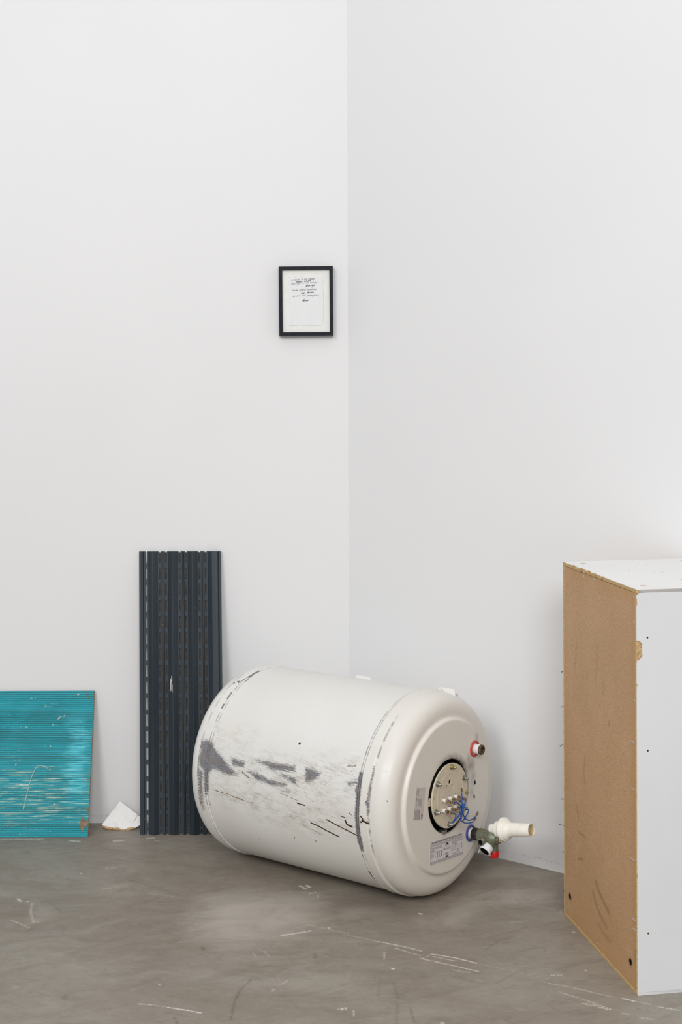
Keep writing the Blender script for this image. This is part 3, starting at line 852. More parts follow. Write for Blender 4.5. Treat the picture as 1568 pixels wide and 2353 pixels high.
def face_plate():
    rr = [0.176, 0.172, 0.1685, 0.1655, 0.1638, 0.1622, 0.1606, 0.1590, 0.1574, 0.1545] + list(np.arange(0.151, 0.080, -0.003)) + [0.0795, 0.0782, 0.0770, 0.0767, 0.0767]
    sv = [0.072, 0.072, 0.0720, 0.0721, 0.0727, 0.0746, 0.0774, 0.0793, 0.0799, 0.080] + [0.080] * 24 + [0.080, 0.0797, 0.0790, 0.0775, 0.058]
    n = min(len(rr), len(sv))
    rr, sv = np.array(rr[:n - 0]), np.array(sv[:n])
    sv[-2], sv[-1] = 0.0775, 0.058
    ang = np.radians(np.arange(0, 360, 2.0))
    r = rr[:, None] + 0 * ang[None]
    s = sv[:, None] + 0 * ang[None]
    y, z = r * np.cos(ang), r * np.sin(ang)
    so = np.zeros(r.shape)

    def blot(cy, cz, rad, k, sy=1.0):
        nonlocal so
        so = np.maximum(so, k * np.clip(1.15 - np.hypot((y - cy) / rad, (z - cz) / (rad * sy)), 0, 1))
    a = np.degrees(ang)[None] + 0 * r
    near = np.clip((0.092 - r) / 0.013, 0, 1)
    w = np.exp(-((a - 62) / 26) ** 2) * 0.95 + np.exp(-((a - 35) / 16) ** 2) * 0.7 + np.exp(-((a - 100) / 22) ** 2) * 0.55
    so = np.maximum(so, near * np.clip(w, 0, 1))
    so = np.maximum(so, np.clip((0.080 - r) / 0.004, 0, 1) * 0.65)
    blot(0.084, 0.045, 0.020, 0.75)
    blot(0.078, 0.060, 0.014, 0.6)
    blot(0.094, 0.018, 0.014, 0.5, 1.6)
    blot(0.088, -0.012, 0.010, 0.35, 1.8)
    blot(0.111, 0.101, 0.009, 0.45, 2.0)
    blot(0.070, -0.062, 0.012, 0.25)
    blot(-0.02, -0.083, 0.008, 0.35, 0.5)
    z0 = np.zeros(r.shape)
    me = grid_mesh('bottom_face', s + AX, y, z + AZ, {'scuff': z0, 'streak': z0, 'rust': z0, 'soot': so}, (y, z), wrap=True)
    o = link(me, 'bottom_face', MT['cap'], tank, 50)
    return o


face = face_plate()


def T(s, y, z):
    return (s + AX, y, z + AZ)


def at(s, y, z, rx=0.0):
    return TL @ Matrix.Translation((s, y, z)) @ Matrix.Rotation(rx, 4, 'X')


def pbox(mb, s0, s1, y, z, w, h, rot=0.0):
    mb.box((s0, -w / 2, -h / 2), (s1, w / 2, h / 2), at(0, y, z, rot))
    return mb


# dark cavity behind the flange
m = MB().lathe([(0.030, 0.0005), (0.030, 0.0764), (0.0765, 0.0764)], 48, TL, (False, False))
m.build('cavity_lining', MT['dark'], tank, 40)
for y, z, w, h in ((0.1011, 0.0057, 0.0044, 0.0082), (0.0975, -0.0235, 0.0044, 0.0082)):
    pbox(MB(), 0.0796, 0.0803, y, z, w, h, 0.12).build('square_slot', MT['black'], tank)
m = MB()
m.plate([(-0.0830, -0.004), (-0.0650, -0.005), (-0.0650, 0.010), (-0.0700, 0.0115), (-0.0830, 0.0015)], [], 0.0775, 0.0798,
        TL @ Matrix(((0, 0, 1, 0), (1, 0, 0, 0), (0, 1, 0, 0), (0, 0, 0, 1))))
m.build('retaining_tab', MT['flange'], tank)
PL = Matrix(((0, 0, 1, 0), (1, 0, 0, 0), (0, 1, 0, 0), (0, 0, 0, 1)))   # plate XY -> (right, up), Z -> axial
m = MB().box((0.070, -0.028, -0.0745), (0.0835, -0.014, -0.0665), TL)
m.build('spring_clip', MT['zinc'], tank, None, 0.0012)

# flange with its holes
holes = [(-0.0046, 0.032, 0.0052), (-0.0166, 0.0242, 0.0036), (0.0055, 0.0222, 0.0034)]
small = [(-0.0118, 0.0603), (0.0425, 0.0375), (-0.0500, 0.0408), (-0.0600, 0.0240), (-0.0615, -0.0110), (-0.0220, -0.0558), (0.0560, 0.0168), (0.0520, -0.0224)]
terms = [(-0.0297, -0.0009), (-0.0069, -0.0020), (0.0150, -0.0034), (-0.0317, -0.0224), (-0.0098, -0.0234), (0.0124, -0.0250)]
FC = (-0.004, 0.003)
hl = [circle(y, z, r, 14) for y, z, r in holes] + [circle(y, z, 0.0019, 8, 0.0024) for y, z in small] + [circle(-0.0645, 0.0086, 0.0028, 10, 0.0052)]
hl += [circle(y, z, 0.0058, 14) for y, z in terms]
flange = MB().plate(circle(*FC, 0.0672, 72), hl, 0.0820, 0.0855, TL @ PL).build('heater_flange', MT['flange'], tank, None, 0.0006)
MB().lathe([(0.0848, 0.0474), (0.0860, 0.0474), (0.0862, 0.0478), (0.0860, 0.0483), (0.0848, 0.0483)], 64, TL @ Matrix.Translation((0, *FC)), (False, False)).build('flange_ring', MT['flange'], tank, 50)
MB().lathe([(0.060, 0.0005), (0.060, 0.062), (0.080, 0.062), (0.080, 0.0005)], 40, TL @ Matrix.Translation((0, *FC)), (False, False)).build('flange_backing', MT['dark'], tank, 40)

for i, a in enumerate((84, 144, 202, 264, 325, 25)):
    y, z = FC[0] + 0.0592 * math.cos(math.radians(a)), FC[1] + 0.0592 * math.sin(math.radians(a))
    mt = MT['yzinc'] if i == 0 else MT['zinc']
    hexo = [(0.0047 * math.cos(k * math.pi / 3 + i), 0.0047 * math.sin(k * math.pi / 3 + i)) for k in range(6)]
    nut = MB().plate(hexo, [], 0.0857, 0.0905, TL @ Matrix.Translation((0, y, z)) @ PL).build('flange_nut', mt, flange, None, 0.0005)
    MB().lathe([(0.0845, 0.0062), (0.0860, 0.0062), (0.0862, 0.0045)], 20, TL @ Matrix.Translation((0, y, z)), (True, True)).build('washer', mt, flange, 40)
    MB().lathe([(0.062, 0.0027), (0.0958, 0.0027), (0.0966, 0.0021)], 14, TL @ Matrix.Translation((0, y, z))).build('stud', mt, flange, 40)
MB().lathe([(0.0850, 0.0042), (0.0885, 0.0042), (0.0895, 0.0032)], 6, TL @ Matrix.Translation((0, 0.0575, -0.0040))).build('earth_screw', MT['yzinc'], flange, 30)
for (y, z) in terms:
    t = MB().lathe([(0.078, 0.0044), (0.0915, 0.0044), (0.0922, 0.0038)], 18, TL @ Matrix.Translation((0, y, z))).build('terminal_insulator', MT['ceramic'], flange, 40)
    m = MB().lathe([(0.0915, 0.0030), (0.0970, 0.0030), (0.0972, 0.0018), (0.1000, 0.0018)], 12, TL @ Matrix.Translation((0, y, z)))
    pbox(m, 0.0965, 0.1085, y, z - 0.0005, 0.0018, 0.0062)
    pbox(m, 0.1055, 0.1125, y, z - 0.0012, 0.0042, 0.0052)
    m.build('terminal_blade', MT['brass'], t, 30)

# blue cables: (axial, right, up)
CAB = [
    [(0.112, -0.0297, -0.0005), (0.1145, -0.0222, -0.0030), (0.116, -0.0161, -0.0075), (0.117, -0.0117, -0.0130), (0.118, -0.0120, -0.0230)],
    [(0.113, -0.0069, -0.0030), (0.119, -0.0110, -0.0052), (0.121, -0.0115, -0.0132), (0.121, -0.0136, -0.0231), (0.120, -0.0147, -0.0340), (0.119, -0.0148, -0.0425)],
    [(0.113, 0.0140, -0.0036), (0.118, 0.0060, -0.0030), (0.120, -0.0021, -0.0106), (0.120, -0.0067, -0.0179), (0.120, -0.0082, -0.0259), (0.120, -0.0051, -0.0343), (0.120, 0.0025, -0.0417), (0.120, 0.0152, -0.0477), (0.119, 0.0295, -0.0488), (0.118, 0.0400, -0.0475)],
    [(0.112, 0.0124, -0.0254), (0.115, 0.0195, -0.0272), (0.115, 0.0200, -0.0315), (0.115, 0.0141, -0.0371), (0.115, 0.0063, -0.0415), (0.116, -0.0020, -0.0455), (0.118, -0.0125, -0.0440)],
    [(0.112, -0.0317, -0.0226), (0.115, -0.0284, -0.0260), (0.115, -0.0298, -0.0326), (0.114, -0.0348, -0.0378), (0.1135, -0.0393, -0.0405)],
    [(0.112, -0.0098, -0.0242), (0.115, -0.0139, -0.0289), (0.115, -0.0241, -0.0340), (0.1145, -0.0330, -0.0378), (0.1135, -0.0386, -0.0408)],
    [(0.118, -0.0125, -0.0230), (0.118, -0.0142, -0.0394), (0.118, -0.0086, -0.0449), (0.118, 0.0041, -0.0512), (0.118, 0.0169, -0.0544), (0.1175, 0.0325, -0.0562)],
    [(0.111, 0.0012, 0.0120), (0.112, 0.0002, 0.0049), (0.114, -0.0031, -0.0013), (0.116, -0.0058, -0.0076), (0.118, -0.0085, -0.0150), (0.118, -0.0105, -0.0240)],
]
for pts in CAB:
    MB().tube(smooth_path([T(*p) for p in pts], 6), 0.00135, 8).build('cable', MT['cable'], flange, 60)
for (s, y, z), ang in (((0.118, 0.0430, -0.0462), 0.50), ((0.1175, 0.0360, -0.0548), 0.55)):
    m = MB()
    m.box((-0.0011, -0.004, -0.0012), (0.0011, 0.003, 0.0012), at(s, y, z, ang))
    m.box((-0.0014, 0.003, -0.0026), (-0.0006, 0.0125, 0.0026), at(s, y, z, ang))
    m.box((-0.0006, 0.003, -0.0030), (0.0014, 0.0125, -0.0018), at(s, y, z, ang))
    m.box((-0.0006, 0.003, 0.0018), (0.0014, 0.0125, 0.0030), at(s, y, z, ang))
    m.build('spade_connector', MT['brass'], flange, None, 0.0003)
m = MB()
m.box((-0.001, -0.0022, 0.000), (0.001, 0.0022, 0.009), at(0.111, 0.0016, 0.0125, 0.1))
m.build('spade_connector', MT['brass'], flange, None, 0.0003)

# hot water nipple
hy, hz = 0.1002, 0.0797
HP = TL @ Matrix.Translation((0, hy, hz))
MB().lathe([(0.079, 0.0178), (0.0822, 0.0178), (0.0834, 0.0165), (0.0834, 0.0140), (0.0815, 0.0132), (0.079, 0.0132)], 40, HP, (False, False)).build('hot_ring', MT['redring'], tank, 50)
hot = MB().lathe([(0.070, 0.0100), (0.0815, 0.0104), (0.088, 0.0108), (0.095, 0.0110), (0.0955, 0.0106)], 32, HP, (False, False)).build('hot_pipe', MT['ptfe'], tank, 40)
MB().lathe([(0.0950, 0.0103), (0.0962, 0.0109), (0.0998, 0.0108), (0.1010, 0.0098), (0.1010, 0.0066), (0.092, 0.0062), (0.075, 0.0060)], 32, HP, (False, False)).build('pipe_end', MT['rusty'], hot, 50)
MB().lathe([(0.088, 0.0001), (0.088, 0.0064)], 20, HP, (False, False)).build('pipe_bore', MT['black'], hot)

# cold water nipple, safety valve and overflow funnel
cy, cz = 0.0804, -0.0982
CP = TL @ Matrix.Translation((0, cy, cz))
MB().lathe([(0.079, 0.0180), (0.0822, 0.0180), (0.0834, 0.0168), (0.0834, 0.0142), (0.0815, 0.0134), (0.079, 0.0134)], 40, CP, (False, False)).build('cold_ring', MT['bluering'], tank, 50)
cold = MB().lathe([(0.070, 0.0105), (0.0815, 0.0108), (0.090, 0.0112)], 32, CP, (False, True)).build('cold_pipe', MT['ptfe'], tank, 40)
MB().lathe([(0.0880, 0.0120), (0.0890, 0.0130), (0.0930, 0.0132), (0.1030, 0.0132), (0.1040, 0.0125)], 32, CP).build('threaded_collar', MT['blackfit'], cold, 40)
valve = MB().plate([(0.0152 * math.cos(k * math.pi / 4 + 0.3), 0.0152 * math.sin(k * math.pi / 4 + 0.3)) for k in range(8)], [], 0.1025, 0.1165, CP @ PL)
valve.lathe([(0.1150, 0.0135), (0.1200, 0.0130), (0.1300, 0.0150), (0.1400, 0.0148), (0.1460, 0.0115), (0.1480, 0.0100)], 28, CP)
valve.lathe([(0.0, 0.0105), (0.0100, 0.0098)], 24, CP @ Matrix.Translation((0.1200, -0.010, -0.0075)) @ Matrix.Rotation(math.radians(-90), 4, 'Z') @ Matrix.Rotation(math.radians(8), 4, 'Y'), (False, False))


def aim(origin, direction):
    d = Vector(direction).normalized()
    q = d.to_track_quat('X', 'Z')
    return CP @ Matrix.Translation(origin) @ q.to_matrix().to_4x4()


VD = (-0.12, -0.82, -0.56)
valve.lathe([(0, 0.0125), (0.012, 0.0115), (0.020, 0.0108)], 26, aim((0.1325, 0.0050, -0.0085), VD))
CD = (0.06, 0.06, -1.0)
valve.lathe([(0, 0.0120), (0.020, 0.0105), (0.027, 0.0095)], 24, aim((0.1325, 0.007, -0.005), CD))
valve = valve.build('safety_valve', MT['bronze'], tank, 35, 0.0008)
PM = aim((0.1200, -0.0205, -0.0078), (0.05, -1, 0.02))
MB().lathe([(0, 0.0095), (0.0016, 0.0098), (0.0026, 0.0090), (0.0026, 0.0056), (-0.004, 0.0052)], 28, PM, (False, False)).build('port_ring', MT['zinc'], valve, 40)
MB().lathe([(-0.0006, 0.0001), (-0.0006, 0.0056)], 24, PM, (False, False)).build('port_bore', MT['black'], valve)
OM = aim((0.1325, 0.0050, -0.0085), VD)
MB().lathe([(0.016, 0.0122), (0.018, 0.0128), (0.029, 0.0126), (0.0305, 0.0118), (0.0305, 0.0106)], 30, OM, (False, False)).build('taped_outlet', MT['ptfe'], valve, 40)
MB().lathe([(0.0304, 0.0107), (0.0215, 0.0109), (0.0215, 0.0001)], 24, OM, (False, False)).build('outlet_bore', MT['black'], valve)
for a, l in ((2.3, 0.012), (5.4, 0.010), (5.0, 0.008)):
    q = [OM @ Vector((0.027 + t * 0.3 * l, 0.0125 * math.cos(a) * (1 + 0.5 * t * l / 0.012), 0.0125 * math.sin(a))) - Vector((0, 0, t * l * (1.0 if a < 3 else 0.1))) for t in (0, 0.35, 0.7, 1)]
    MB().tube(smooth_path(q, 3), 0.0006, 6).build('tape_thread', MT['ptfe'], valve, 60)
RM = aim((0.1325, 0.007, -0.005), CD)
MB().lathe([(0.0255, 0.0105), (0.027, 0.0112), (0.0375, 0.0104), (0.0388, 0.0094)], 28, RM).build('red_cap', MT['redcap'], valve, 40)
# plastic funnel piece
FD = (0.988, 0.0, 0.155)
nutm = MB().plate([(0.0098 * math.cos(k * math.pi / 3), 0.0098 * math.sin(k * math.pi / 3)) for k in range(6)], [], 0.1465, 0.1530, CP @ Matrix.Translation((0, 0.002, -0.002)) @ PL)
nutm.build('valve_nut', MT['bronze'], valve, None, 0.0006)
fun = TL @ Matrix.Translation((0.1300, cy + 0.004, -0.0815)) @ Vector(FD).normalized().to_track_quat('X', 'Z').to_matrix().to_4x4()
MB().lathe([(-0.004, 0.0040), (-0.003, 0.0075), (0.000, 0.0102), (0.004, 0.0112), (0.015, 0.0112), (0.0152, 0.0150), (0.0165, 0.0168), (0.028, 0.0176), (0.0295, 0.0205), (0.0300, 0.0238), (0.0310, 0.0247), (0.0375, 0.0247), (0.0385, 0.0240), (0.0388, 0.0226), (0.0392, 0.0220), (0.0430, 0.0216), (0.0450, 0.0195), (0.0480, 0.0160), (0.0520, 0.0147), (0.0560, 0.0143), (0.1010, 0.0136), (0.1012, 0.0124), (0.0990, 0.0122)], 40, fun, (True, False)).build('overflow_funnel', MT['pvc'], valve, 35)
MB().lathe([(0.0995, 0.01225), (0.085, 0.0120), (0.055, 0.0118), (0.054, 0.0001)], 32, fun, (False, False)).build('funnel_bore', MT['pvcin'], valve, 40)
m = MB().tube([fun @ Vector((0.026, -0.012, -0.014)), fun @ Vector((0.030, -0.004, -0.025)), fun @ Vector((0.016, -0.004, -0.0255))], 0.0007, 6)
m.build('clip_wire', MT['pvc'], valve, 60)
m = MB().lathe([(0.0, 0.0055), (0.012, 0.0055)], 16, CP @ Matrix.Translation((0.150, 0.003, 0.0))).build('yellow_spigot', MT['pvcin'], valve, 40)

# wall brackets on the hidden side, seen over the top edge
for s0, s1, h in ((-0.219, -0.181, 0.2205), (0.008, 0.046, 0.2212)):
    b = MB()
    for q0, q1, r0, r1 in ((s0, s1, 0.207, h),):
        a = math.radians(71)
        b.plate([(s0, 0.205), (s1 + 0.008, 0.205), (s1 + 0.006, h - 0.006), (s1, h), (s0 + 0.002, h), (s0, h - 0.002)], [circle(s0 + 0.007, h - 0.0035, 0.0012, 8)], -0.0015, 0.0015,
                TL @ Matrix.Rotation(a, 4, 'X') @ Matrix(((1, 0, 0, 0), (0, 1, 0, 0), (0, 0, 1, 0), (0, 0, 0, 1))))
        b.box((s0, 0.2100, -0.022), (s1, 0.2148, 0.000), TL @ Matrix.Rotation(a, 4, 'X'))
    b.build('wall_bracket', MT['tank'], tank, None, 0.0008)

# cover screw and small stains
MB().lathe([(-0.001, 0.0022), (0.0004, 0.0022), (0.0004, 0.0012)], 12, TL @ Matrix.Translation((0.0605, -0.1995 * math.cos(math.radians(8)), 0.032)) @ Matrix.Rotation(math.radians(128), 4, 'Z')).build('cover_screw', MT['rusty'], tank, 40)


# stickers -------------------------------------------------------------
def text_mesh(body, size, bold=0.0):
    c = bpy.data.curves.new('txt', 'FONT')
    c.body = body
    c.size = size
    c.offset = bold
    c.resolution_u = 2
    o = bpy.data.objects.new('txt', c)
    COL.objects.link(o)
    bpy.context.view_layer.update()
    dg = bpy.context.evaluated_depsgraph_get()
    me = bpy.data.meshes.new_from_object(o.evaluated_get(dg))
    bpy.data.objects.remove(o)
    n = len(me.vertices)
    co = np.empty(n * 3, np.float32)
    me.vertices.foreach_get('co', co)
    return me, co.reshape(-1, 3)


def put_text(mb, body, x0, x1, y0, y1, zl, M, bold=0.0):
    me, co = text_mesh(body, 1.0, bold)
    lo, hi = co.min(0), co.max(0)
    vs = [(x0 + (p[0] - lo[0]) / (hi[0] - lo[0]) * (x1 - x0), y0 + (p[1] - lo[1]) / (hi[1] - lo[1]) * (y1 - y0), zl) for p in co]
    mb.add(vs, [tuple(p.vertices) for p in me.polygons], M)
    bpy.data.meshes.remove(me)


def quad_map(tl, tr_, br, bl, s):
    """unit square (u right, v up) -> tank face"""
    tl, tr_, br, bl = (Vector(p) for p in (tl, tr_, br, bl))
    ex, ey = (tr_ - tl + br - bl) / 2, (tl - bl + tr_ - br) / 2
    o = bl
    return TL @ Matrix(((0, 0, 1, s), (ex.x, ey.x, 0, o.x), (ex.y, ey.y, 0, o.y), (0, 0, 0, 1)))


LM = quad_map((-0.0735, -0.0799), (0.0539, -0.0896), (0.0515, -0.1385), (-0.0756, -0.1285), 0.0801)
lab = MB().box((0, 0, 0), (1, 1, 0.0003), LM).build('instruction_sticker', MT['label'], tank)
lab['label'] = 'printed instruction sticker with arrows'
ink, grey = MB(), MB()
Z = 0.00036


def bar(mb, x0, x1, y0, y1):
    mb.box((x0, y0, Z), (x1, y1, Z + 0.0001), LM)


put_text(ink, 'RECOMANDAZIONE APPARATO PER 2 MODULI DI CAMPIO', 0.05, 0.95, 0.895, 0.968, Z, LM, 0.03)
rr = random.Random(3)


def lines_of(mb, x0, x1, y, h):
    x = x0
    while x < x1 - 0.012:
        w = rr.uniform(0.008, 0.032)
        bar(mb, x, min(x + w, x1), y, y + h * rr.uniform(0.7, 1))
        x += w + rr.uniform(0.004, 0.007)


for y in (0.862, 0.832, 0.802): lines_of(grey, 0.03, 0.97, y, 0.014)
for y in (0.735, 0.708, 0.681, 0.654): lines_of(grey, 0.03, 0.36, y, 0.013)
for y in (0.627, 0.600, 0.573, 0.546): lines_of(grey, 0.03, 0.16, y, 0.013)
for y in (0.745, 0.718, 0.691): lines_of(grey, 0.66, 0.97, y, 0.013)
for y in (0.664, 0.637, 0.610): lines_of(grey, 0.66, 0.78, y, 0.013)
for y in (0.15, 0.123, 0.096, 0.069, 0.042): lines_of(grey, 0.02, 0.98, y, 0.014)
for y in (0.41, 0.38, 0.35): lines_of(grey, 0.39, 0.61, y + 0.14, 0.016)
for y in (0.44, 0.36): lines_of(ink, 0.03, 0.13, y, 0.018)
for y in (0.40, 0.31): lines_of(grey, 0.03, 0.12, y, 0.016)
for y, a, b in ((0.595, 0.74, 0.81), (0.325, 0.82, 0.89)): lines_of(ink, a, b, y, 0.022)
for y, a, b in ((0.25, 0.70, 0.86), (0.22, 0.66, 0.90), (0.19, 0.72, 0.80)): lines_of(grey, a, b, y, 0.015)
for k in range(5):
    for q in range(3):
        grey.plate(circle(0.68 + k * 0.065, 0.37 + q * 0.085, 0.013 + 0.006 * rr.random(), 10, 0.028), [circle(0.68 + k * 0.065, 0.37 + q * 0.085, 0.008, 10, 0.018)], Z, Z + 0.0001, LM)
bar(ink, 0.645, 0.652, 0.30, 0.56)
bar(ink, 0.225, 0.232, 0.25, 0.56)
bar(grey, 0.275, 0.285, 0.28, 0.53)
bar(grey, 0.335, 0.350, 0.28, 0.53)
bar(grey, 0.275, 0.345, 0.52, 0.53)
bar(grey, 0.275, 0.345, 0.28, 0.29)
grey.plate([(0.145 + 0.075 * (1 - math.cos(t)), 0.40 + 0.13 * math.sin(t)) for t in np.linspace(-1.5, 1.5, 12)], [[(0.152 + 0.070 * (1 - math.cos(t)), 0.40 + 0.115 * math.sin(t)) for t in np.linspace(-1.4, 1.4, 12)]], Z, Z + 0.0001, LM)
# up and down arrows with blocks of text between
ink.plate([(0.45, 0.70), (0.55, 0.70), (0.50, 0.79)], [], Z, Z + 0.0001, LM)
ink.plate([(0.45, 0.24), (0.50, 0.15), (0.55, 0.24)], [], Z, Z + 0.0001, LM)
for x0, y0, x1, y1 in ((0.39, 0.62, 0.50, 0.795), (0.61, 0.62, 0.50, 0.795), (0.39, 0.33, 0.50, 0.145), (0.61, 0.33, 0.50, 0.145)):
    d = Vector((y1 - y0, -(x1 - x0))).normalized() * 0.004
    grey.plate([(x0, y0), (x1, y1), (x1 + d.x, y1 + d.y), (x0 + d.x, y0 + d.y)], [], Z, Z + 0.0001, LM)
put_text(ink, 'ALTO', 0.45, 0.55, 0.625, 0.685, Z, LM, 0.01)
put_text(ink, '80', 0.455, 0.545, 0.262, 0.36, Z, LM, 0.01)
for x0, x1, y0, y1 in ((0.012, 0.988, 0.972, 0.978), (0.012, 0.018, 0.02, 0.975), (0.982, 0.988, 0.02, 0.975), (0.03, 0.97, 0.785, 0.790)): bar(grey, x0, x1, y0, y1)
ink.build('bold_print', MT['ink'], lab)
grey.build('fine_print', MT['greyink'], lab)

# rating sticker, printed sideways
RMX = quad_map((-0.1351, -0.0187), (-0.1178, 0.0439), (-0.0912, 0.0405), (-0.0986, -0.0264), 0.0801)
# u runs up the sticker, v runs from right edge to left edge
RMX = TL @ Matrix(((0, 0, 1, 0.0801), (0.0130, -0.0335, 0, -0.1000), (0.0640, 0.0070, 0, -0.0255), (0, 0, 0, 1)))
rat = MB().box((0, 0, 0), (1, 1, 0.0003), RMX).build('rating_sticker', MT['clear'], tank)
ink, grey = MB(), MB()
put_text(ink, 'RELIANCE', 0.01, 0.33, 0.90, 0.985, Z, RMX, 0.02)
ce = MB()
put_text(ce, 'CE', 0.03, 0.19, 0.03, 0.20, Z, RMX, 0.012)
ce.build('conformity_mark', MT['ink'], rat)
LM = RMX
for y in (0.80, 0.72, 0.64, 0.56, 0.48, 0.40, 0.32): lines_of(grey, 0.02, 0.33 if y > 0.34 else 0.22, y, 0.045)
for y in (0.80, 0.30): lines_of(grey, 0.36, 0.66, y, 0.035)
for y in (0.62, 0.54, 0.46, 0.38): lines_of(grey, 0.44, 0.66, y, 0.04)
lines_of(grey, 0.60, 0.72, 0.86, 0.05)
lines_of(grey, 0.75, 0.95, 0.86, 0.05)
lines_of(grey, 0.72, 0.98, 0.70, 0.045)
bar(grey, 0.70, 0.99, 0.36, 0.37)
bar(grey, 0.77, 0.775, 0.36, 0.62)
ink.build('bold_print', MT['ink'], rat)
grey.build('fine_print', MT['greyink'], rat)


# ------------------------------------------------------------------ cabinet
cab = empty('cabinet', Matrix.Translation((0.5244, 2.527, 0)) @ Matrix.Rotation(math.radians(10.2), 4, 'Z'))
tag(cab, 'white laminate cabinet with bare brown hardboard side standing by the wall', 'cabinet')
CW, CDp, CH, TK = 0.279, 0.392, 0.7244, 0.0065


def hard_panel():
    yl = np.unique(np.round(np.concatenate([np.arange(TK, CDp, 0.0026), [CDp], np.arange(0.0254, 0.0416, 0.0008), np.arange(0.3504, 0.3666, 0.0008)]), 5))
    zl = np.unique(np.round(np.concatenate([np.arange(TK, CH - TK - 0.0008, 0.0030), [CH - TK - 0.0008], np.arange(0.039, 0.056, 0.0008)]), 5))
    Yg, Zg = np.meshgrid(yl, zl, indexing='ij')
    dk = np.maximum(line_mask(Yg, Zg, [(p, w * 0.45, k * 0.8) for p, w, k in SMUDGE if w > 0.003], 0.005), line_mask(Yg, Zg, [(p, w * 0.6, k) for p, w, k in SMUDGE if w <= 0.003], 0.002))
    lt = line_mask(Yg, Zg, [(p, w * 0.4, k) for p, w, k in LITE], 0.005)
    ed = np.clip(1 - np.minimum(np.minimum(Yg - TK, CDp - Yg), np.minimum(Zg - TK, CH - Zg - TK)) / 0.03, 0, 1)
    ed = np.maximum(ed, 0.7 * np.clip((0.12 - Zg) / 0.12, 0, 1))
    hs = [(0.0334, 0.0474), (0.3584, 0.0488)]
    R = 0.0062
    for hy_, hz_ in hs:
        d = np.hypot(Yg - hy_, Zg - hz_)
        dk = np.maximum(dk, np.clip((0.013 - d) / 0.008, 0, 1) * 0.75)
    me = grid_mesh('hardboard_side', np.full(Yg.shape, 0.0006), Yg, Zg, {'dark': dk, 'light': lt, 'edge': ed})
    bm = bmesh.new()
    bm.from_mesh(me)
    kill = [f for f in bm.faces if any((f.calc_center_median() - Vector((0.0006, a, b))).length < R for a, b in hs)]
    bmesh.ops.delete(bm, geom=kill, context='FACES')
    for e in [e for e in bm.edges if e.is_boundary]:
        for v in e.verts:
            for a, b in hs:
                d = Vector((v.co.y - a, v.co.z - b))
                if d.length < R * 1.6:
                    d = d.normalized() * R
                    v.co.y, v.co.z = a + d.x, b + d.y
    loose = [v for v in bm.verts if not v.link_faces]
    bmesh.ops.delete(bm, geom=loose, context='VERTS')
    bm.to_mesh(me)
    bm.free()
    me.flip_normals()
    side = link(me, 'hardboard_side', MT['hard'], cab)
    for a, b in hs:
        M = Matrix.Translation((0.0006, a, b))
        MB().lathe([(0.0, R), (0.011, R), (0.011, 0.0002)], 24, M, (False, False)).build('bolt_hole', MT['dark'], side, 40)
        MB().lathe([(0.0095, 0.0001), (0.0045, 0.0040), (0.008, 0.0048)], 14, M, (False, False)).build('bolt', MT['nail'], side, 40)
    return side


side = hard_panel()
back_of = MB().box((0.0012, TK, TK), (0.0070, CDp, CH - TK)).build('side_backing', MT['board'], cab) if False else None
XY = Matrix.Identity(4)
rj = random.Random(11)
# top board: chipped edge, skin with bored holes
tc_ = MB()
edge = [(0.0, 0.0)]
n = 60
for i in range(1, n):
    y = i / n * CDp
    edge.append((0.0003 * rj.uniform(-1, 1) - (0.0012 if 0.20 < y < 0.35 and rj.random() < 0.35 else 0), y))
edge = edge[::-1]
top_outline = [(0.0, CDp)] + edge[:-1] + [(0.0, 0.0), (CW, 0.0), (CW, CDp)]
top_holes = [(0.032, 0.3605), (0.2475, 0.3595), (0.031, 0.0414), (0.1337, 0.1056), (0.2475, 0.0414)]
hl = [circle(x, y, 0.0060, 18) for x, y in top_holes]
top = MB().plate(top_outline, hl, CH - TK, CH - 0.0009).build('top_board', MT['rawedge'], cab)
skin = [(0.0010 + 0.0006 * rj.random(), y) for y in np.linspace(CDp - 0.001, 0.001, 70)]
for i, p in enumerate(skin):
    if i in (12, 13, 21, 22, 29, 30, 36): skin[i] = (0.0042 * rj.uniform(0.6, 1.1), p[1])
skin += [(0.0065, 0.0004), (CW, 0.0004), (CW, CDp - 0.001)]
MB().plate(skin, hl, CH - 0.0009, CH).build('top_laminate', MT['laminate'], top)
for x, y in top_holes:
    MB().lathe([(CH - 0.0004, 0.0060), (CH - TK - 0.006, 0.0060), (CH - TK - 0.006, 0.0001)], 18, Matrix.Translation((x, y, 0)) @ Matrix.Rotation(-math.pi / 2, 4, 'Y'), (False, False)).build('bored_hole', MT['chip'], top, 40)
for x, y in ((0.1435, 0.3761), (0.1479, 0.3151), (0.0828, 0.2392), (0.1235, 0.2136), (0.1368, 0.2109), (0.1349, 0.1963), (0.1189, 0.1074)):
    MB().plate(circle(x, y, 0.0016, 8), [], CH, CH + 0.0002).build('speck', MT['putty'], top)
# splinters on the raw edge
for y, l in ((0.327, 0.005), (0.322, 0.004), (0.283, 0.004), (0.277, 0.0055), (0.270, 0.003), (0.240, 0.006), (0.235, 0.004), (0.205, 0.003), (0.165, 0.003)):
    MB().add([(-0.0008, y - 0.004, CH - 0.006), (-0.0012, y + 0.004, CH - 0.0055), (-0.0016, y + 0.003, CH + 0.0002), (-0.0010, y, CH + l * 0.5), (-0.0014, y - 0.003, CH + 0.0001), (0.0025, y, CH + 0.0001)],
             [(0, 1, 2, 3, 4), (1, 0, 5), (1, 5, 2), (2, 5, 3), (3, 5, 4), (4, 5, 0)]).build('splinter', MT['chip'], top)
# bottom board
MB().box((0, 0, 0), (CW, CDp, TK)).build('bottom_board', MT['rawedge'], cab, None, 0.0006)
